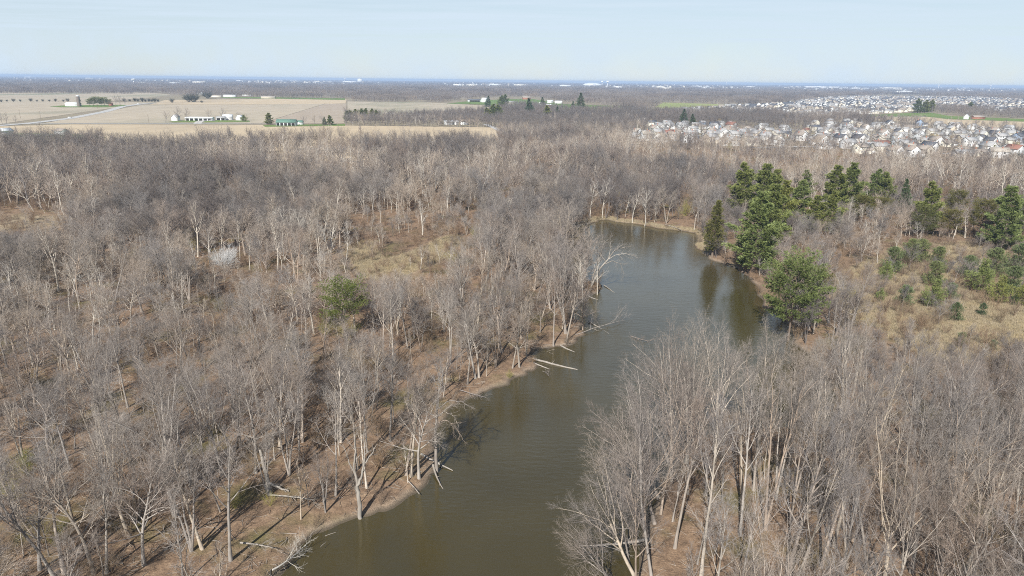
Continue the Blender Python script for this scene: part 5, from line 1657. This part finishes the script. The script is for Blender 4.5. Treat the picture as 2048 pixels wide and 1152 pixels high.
for i, (a, c) in enumerate([(3, 204.4), (14, 203.4), (27, 203.4), (41, 203.4), (62, 203.2), (74, 203.6), (86, 203.4), (99, 203), (111, 203.2), (127, 203.6), (136, 203.4), (160, 203.6), (248, 203), (260, 203.2), (270, 203), (276, 203.2), (285, 203.4), (291, 203.4), (298, 203.6), (304, 203.6), (310, 203.8), (316, 204), (344, 205.4), (404, 206)]):
    x, y = P(a, c)
    o = link('hedge_shrub', dsh, loc=(x, y, GZ - .1)); s = (1.0, .8, 1.2, .9, 1.3, .8)[i % 6] * (1.3 if a > 245 else 1); o.scale = (s * 1.2, s * 1.2, s); o.rotation_euler = (0, 0, i * 1.9)
    tag(o, '%s dark shrub of the hedgerow across the far field' % lab_h[i], 'shrub', 'dark shrubs of the far hedgerow')
for i, (a, c, s, lb) in enumerate(((388, 204, 4.6, 'large dark thicket on the far field corner'), (416, 197, 4.2, 'dark round thicket under the far white buildings'), (378, 203.5, 3.4, 'smaller dark thicket joined to the field corner thicket'), (2030, 318, 1.4, 'clipped dark green hedge among the suburb houses'))):
    x, y = P(a, c); o = link('thicket', dsh, loc=(x, y, GZ - .1)); o.scale = (s * 1.5, s, s * .75); tag(o, lb, 'thicket')
# willows turning yellow between the houses
wl = [shrub(700 + i, 9, 14, 1.6, 2.6, .8).mesh('crown', M_willow) for i in range(2)]
for i, (a, c, s, lb) in enumerate(((1688, 256, .9, 'bright yellow willow among the suburb roofs'), (1868, 281, .95, 'pale yellow willow by the dry yellow lawn'), (1903, 281, .6, 'small golden tree beside the cream houses'), (1440, 246, .8, 'olive-yellow tree at the dark belt'), (2030, 300, .9, 'yellowish tree next to the clipped hedge'))):
    x, y = P(a, c); o = root('willow_tree', (x, y, GZ), i * 1.3, s)
    b_ = Bag(); b_.add(*tube(np.array([[(0, 0, -.2), (.1, 0, 1.5), (0, .1, 3)]], float), np.array([[.4, .3, .2]]), 8)); link('trunk', b_.mesh('trunk', M_bark, True), o)
    link('crown', wl[i % 2], o); tag(o, lb, 'willow', 'yellow willows in the suburb')

# ------------------------------------------------------------------ far woods, towns and works out to the horizon
gF = np.random.default_rng(123)
Fp, Fs = [], []
yv = 1010.0
while yv < 21500:
    sx = max(1.0, yv / 2600)
    sp_ = 40 * sx
    half = .80 * yv + 80
    xs = np.arange(-half, half, sp_); xs = xs + gF.uniform(-.35, .35, len(xs)) * sp_
    ysj = yv + gF.uniform(-.4, .4, len(xs)) * yv * .04
    p = np.stack([xs, ysj], -1)
    k = gF.random(len(p)) < (.93 if yv < 5000 else .85)
    if yv > 3000: k &= vnoise(p[:, 0] / 420 + 5, p[:, 1] / 900 + 9) > .22
    p = p[k]
    Fp.append(p); Fs.append(np.full(len(p), sx))
    yv += max(38, yv * .036)
Fp = np.concatenate(Fp); Fs = np.concatenate(Fs)
ok = np.ones(len(Fp), bool)
for pg in OPEN + [S2]:
    # a grove has width: keep it clear of the open land by its half size
    d = dist_poly(Fp, pg); d[inside(Fp, pg)] *= -1
    ok &= d > 12
WORKS = [(400, 167.5, 150, 60, 12, 'big white warehouse by the far left town'), (352, 168.5, 110, 50, 8, 'low white warehouse touching the big far left one'), (1650, 176.2, 900, 80, 16, 'long white distribution works on the right horizon'), (1780, 178, 420, 80, 14, 'white works continuing the long horizon line'), (1718, 178.6, 300, 60, 12, 'pale works before the long white horizon line'),
         (700, 165.2, 300, 80, 14, 'white block of the far town under the tower'), (640, 164.6, 260, 60, 12, 'long pale roof of the far town'), (590, 164, 180, 60, 12, 'pale roof left in the far town'), (560, 163.5, 150, 60, 10, 'small pale roof at the left end of the far town'), (945, 172.6, 170, 50, 10, 'pale roof above the centre farm woods'),
         (990, 171.5, 200, 60, 12, 'white roof right of centre in the far town'), (915, 172, 120, 50, 10, 'white roof left of the centre farm woods'), (1040, 172, 200, 60, 10, 'low pale works beyond the centre woods'), (1130, 173, 180, 60, 10, 'low pale works left of the dome'), (1235, 176.5, 110, 50, 10, 'white shed under the twin water towers'),
         (1320, 176.5, 120, 60, 12, 'pale works above the pasture woods'), (1400, 175, 320, 60, 12, 'long pale works right of the pasture woods'), (1500, 176, 160, 50, 12, 'pale works by the thin mast'), (1590, 175.8, 200, 60, 12, 'white works left of the long horizon line'), (1810, 186, 110, 50, 9, 'white school-like block above the far subdivision'), (1795, 187, 60, 40, 8, 'white block before the school-like block'),
         (1990, 178, 260, 60, 12, 'white works on the far right horizon'), (1930, 177.5, 180, 60, 12, 'pale works below the right water tower'), (60, 155.5, 300, 80, 14, 'faint pale roof at the far left horizon'), (180, 158, 200, 60, 12, 'faint pale roof left of the water tower'), (285, 167.8, 70, 40, 7, 'low white building under the left water tower'), (480, 163, 140, 50, 10, 'white roof between warehouse and far town'), (1330, 179, 90, 40, 9, 'cream building at the edge of the pasture woods')]
wx = []
for (a, c, L, W, h, lb) in WORKS:
    x, y = P(a, c); r_ = math.hypot(x, y)
    o = root('warehouse', (x, y, GZ))
    L *= .62; h -= 4
    b_ = Bag(); box(b_, -L / 2, L / 2, -W / 2, W / 2, -2, h + 9); link('wall', b_.mesh('wall', (M_cream, M_pgrey, M_white)[len(wx) % 3]), o)
    b_ = Bag(); box(b_, -L / 2 - .5, L / 2 + .5, -W / 2 - .5, W / 2 + .5, h + 9.004, h + 9.8); box(b_, -L * .2, -L * .1, -4, 4, h + 9.81, h + 12); link('roof', b_.mesh('roof', M_mroof), o)
    b_ = Bag(); box(b_, L * .2, L * .2 + 8, -W / 2 - .1, -W / 2 - .003, 0, 6); link('dock_door', b_.mesh('dock_door', M_dark), o)
    tag(o, lb, 'warehouse', 'pale works and roofs towards the horizon')
    wx.append((x, y, L, W))
    ok &= ~((np.abs(Fp[:, 0] - x) < L / 2 + 30) & (Fp[:, 1] > y - W / 2 - .10 * y) & (Fp[:, 1] < y + W / 2 + 30))
Fp, Fs = Fp[ok], Fs[ok]
n = len(Fp)
hz = gF.uniform(.85, 1.15, n) * np.where(Fp[:, 1] > 3000, 1.05, 1.0)
fx_, fy_ = Q(Fp[:, 0], Fp[:, 1], np.full(n, GZ))
gi_ = gF.integers(0, 3, n)
dk = ((fx_ > 850) & (fx_ < 1560) & (fy_ > 221) & (fy_ < 246) & (gF.random(n) < .8)) | ((vnoise(Fp[:, 0] / 300 + 60, Fp[:, 1] / 700 + 8) > .62) & (gF.random(n) < .6))  # belt's cloud shade put into darker groves; the noise patches are random tone
gi_ = np.where(dk, gF.integers(3, 5, n), gi_)
o = scatter_object('distant_woods', np.column_stack([Fp, np.full(n, GZ - .3)]), gi_, np.stack([0 * hz, 0 * hz, gF.random(n) * 6.28], -1), np.stack([Fs, Fs, hz], -1), C_grove)
tag(o, 'unbroken blue grey woods running out to the horizon', 'woods')

# little pale houses of the far towns: one mass of specks
n = 520
ta = np.concatenate([gF.normal(620, 70, 110), gF.normal(960, 60, 70), gF.normal(1350, 90, 110), gF.uniform(1560, 2040, 150), gF.uniform(0, 560, 80)])
tcy = 161 + (ta - 1024) * .0112 + gF.uniform(4.0, 13, n)
tp = np.array([P(a, c) for a, c in zip(ta, tcy)])
o = scatter_object('far_town', np.column_stack([tp, np.full(n, GZ + 5)]), gF.integers(0, 12, n), np.stack([np.zeros(n), np.zeros(n), gF.random(n) * 6.28], -1), np.repeat(gF.uniform(1.2, 2.4, n)[:, None], 3, 1), C_h)
tag(o, 'scattered pale roofs of the towns near the horizon', 'houses')


def tower(at, h, r, label, kind=0):
    x, y = P(*at)
    o = root('water_tower', (x, y, GZ))
    b_ = Bag()
    if kind == 0:
        b_.add(*tube(np.array([[(0, 0, 0), (0, 0, 3), (0, 0, h * .7), (0, 0, h * .78)]], float), np.array([[r * .45, r * .22, r * .2, r * .4]]), 16))
    else:
        for k in range(6):
            a = k * PI / 3; b_.add(*tube(np.array([[(r * .9 * math.cos(a), r * .9 * math.sin(a), 0), (r * .8 * math.cos(a), r * .8 * math.sin(a), h * .72)]], float), np.full((1, 2), r * .09), 6))
        b_.add(*tube(np.array([[(0, 0, 0), (0, 0, h * .72)]], float), np.full((1, 2), r * .16), 8))
    link('stem' if kind == 0 else 'leg_frame', b_.mesh('stem', M_trim, True), o)
    t = np.linspace(-PI / 2, PI / 2, 12)
    b_ = Bag(); b_.add(*tube(np.stack([0 * t, 0 * t, h * .86 + np.sin(t) * h * .13], -1)[None], (np.cos(t) * r + .02)[None], 20)); link('tank', b_.mesh('tank', M_trim, True), o)
    tag(o, label, 'water tower', 'water towers on the horizon')


tower((268, 168), 38, 15, 'white water tower above the far left woods')
tower((1204, 172.5), 62, 14, 'left one of the twin water towers near centre')
tower((1215, 173.5), 62, 17, 'right one of the twin water towers near centre')
tower((1876, 178.5), 62, 13, 'small water tower right of the white works')
tower((1980, 179), 60, 20, 'wide water tower on the far right horizon')
tower((690, 163.5), 62, 20, 'faint water tower left of the town tower')
x, y = P(720, 165.4)
o = root('tower_block', (x, y, GZ)); b_ = Bag(); box(b_, -30, 30, -20, 20, 0, 54); link('wall', b_.mesh('wall', M_white), o); b_ = Bag(); box(b_, -31, 31, -21, 21, 54.004, 57); box(b_, -10, 10, -8, 8, 57.01, 62); link('roof', b_.mesh('roof', M_conc), o)
tag(o, 'pale tower block standing above the far town', 'tower')
x, y = P(1184, 172.6)
o = root('dome_hall', (x, y, GZ)); t = np.linspace(0, PI / 2, 8)
b_ = Bag(); b_.add(*tube(np.stack([0 * t, 0 * t, 16 + np.sin(t) * 22], -1)[None], (np.cos(t) * 105 + .05)[None], 28)); link('roof', b_.mesh('roof', M_mroof, True), o)
b_ = Bag(); b_.add(*tube(np.array([[(0, 0, 0), (0, 0, 16)]], float), np.full((1, 2), 104.0), 28)); link('wall', b_.mesh('wall', M_white, True), o)
tag(o, 'white domed hall left of the twin water towers', 'hall')
for at, lb, h in (((1451, 182), 'thin pale mast above the pasture woods', 60), ((1511, 182.5), 'thin pale mast right of the first one', 52)):
    x, y = P(*at); o = root('radio_mast', (x, y, GZ)); b_ = Bag()
    for k in range(3):
        a = k * 2.094; b_.add(*tube(np.array([[(1.2 * math.cos(a), 1.2 * math.sin(a), 0), (.5 * math.cos(a), .5 * math.sin(a), h)]], float), np.full((1, 2), .18), 5))
    link('lattice', b_.mesh('lattice', M_steel), o)
    b_ = Bag(); box(b_, -1, 1, -1, 1, h - 4, h - 2); link('antenna_head', b_.mesh('antenna_head', M_trim), o)
    tag(o, lb, 'mast', 'thin masts over the far woods')

# ------------------------------------------------------------------ dry grass on meadows and the far shore
gG = np.random.default_rng(55)


def grass_tuft(seed, h, m):
    g = np.random.default_rng(seed); n = 60
    p = np.column_stack([g.normal(0, .28, (n, 2)), np.zeros(n)])
    d = norm(np.column_stack([g.normal(0, .35, (n, 2)), np.ones(n)])); s = norm(np.cross(d, g.normal(0, 1, (n, 3)))) * .018
    L = h * g.uniform(.5, 1.1, (n, 1))
    v = np.stack([p - s, p + s, p + d * L], 1)
    return mesh_np('dry_grass', v.reshape(-1, 3), tris=np.arange(n * 3).reshape(-1, 3), mats=[m])


M_dry = bark('dry_grass_blades', (.31, .255, .175), (.45, .38, .265), [(1, 1, 1), (.85, .85, .8), (1.1, 1.05, .9)], .3, .05)
C_gr = lib_collection('grass', [grass_tuft(i, .75, M_dry) for i in range(3)])
cg = jgrid(-75, 170, 110, 300, .85, gG); cg = cg[in_view(cg, 1)]
ks_ = np.zeros(len(cg), bool)
for pg in (MEADOW, SCRUB, SWALE, SWALE2, CLEAR): ks_ |= inside(cg, pg)
sg = river_sd(cg)
ks_ |= (cg[:, 1] > 225) & (sg > .3) & (sg < 4)
ks_ &= sg > .3
cg = cg[ks_]
n = len(cg)
o = scatter_object('dry_grass', np.column_stack([cg, gz(cg[:, 0], cg[:, 1])]), gG.integers(0, 3, n), np.stack([np.zeros(n), np.zeros(n), gG.random(n) * 6.28], -1), np.repeat(gG.uniform(.7, 1.4, n)[:, None], 3, 1), C_gr)
tag(o, 'straw coloured dry grass of meadow, swale and far shore', 'grass')
# twigs and fallen sticks over the leaf litter
def stick_patch(seed):
    g = np.random.default_rng(seed); b = Bag()
    for i in range(9):
        a = g.random() * 6.3; L = g.uniform(.5, 2.2); o_ = np.array((*g.normal(0, 1.4, 2), .03)); d = np.array((math.cos(a), math.sin(a), g.uniform(-.01, .06)))
        pts_ = o_ + np.linspace(0, 1, 4)[:, None] * d * L + g.normal(0, .04, (4, 3)); b.add(*tube(pts_[None], np.array([[.035, .03, .02, .01]]), 4))
    return b.mesh('sticks', M_barkmid)


C_st = lib_collection('fallen_sticks', [stick_patch(i) for i in range(4)])
ct = jgrid(-80, 90, 45, 175, 2.6, gG); ct = ct[in_view(ct, 1)]; ct = ct[(river_sd(ct) > .6) & (gG.random(len(ct)) < .45)]
n = len(ct)
o = scatter_object('forest_litter', np.column_stack([ct, gz(ct[:, 0], ct[:, 1]) + .02]), gG.integers(0, 4, n), np.stack([np.zeros(n), np.zeros(n), gG.random(n) * 6.28], -1), np.repeat(gG.uniform(.6, 1.3, n)[:, None], 3, 1), C_st)
tag(o, 'fallen twigs and sticks strewn over the leaf litter', 'litter')

# ------------------------------------------------------------------ haze: the air over the whole country
hb = Bag(); box(hb, -26000, 26000, -600, 25500, -4.5, 66)
Mh = bpy.data.materials.new('haze'); Mh.use_nodes = True
nt = Mh.node_tree; nt.nodes.clear()
ou = nt.nodes.new('ShaderNodeOutputMaterial'); pv = nt.nodes.new('ShaderNodeVolumePrincipled')
pv.inputs['Color'].default_value = (.56, .73, 1.0, 1); pv.inputs['Density'].default_value = HAZE; pv.inputs['Anisotropy'].default_value = 0.0
nt.links.new(pv.outputs[0], ou.inputs['Volume'])
o = link('haze', hb.mesh('haze', Mh)); tag(o, 'thin blue haze lying over the far country', 'haze', kind='stuff')
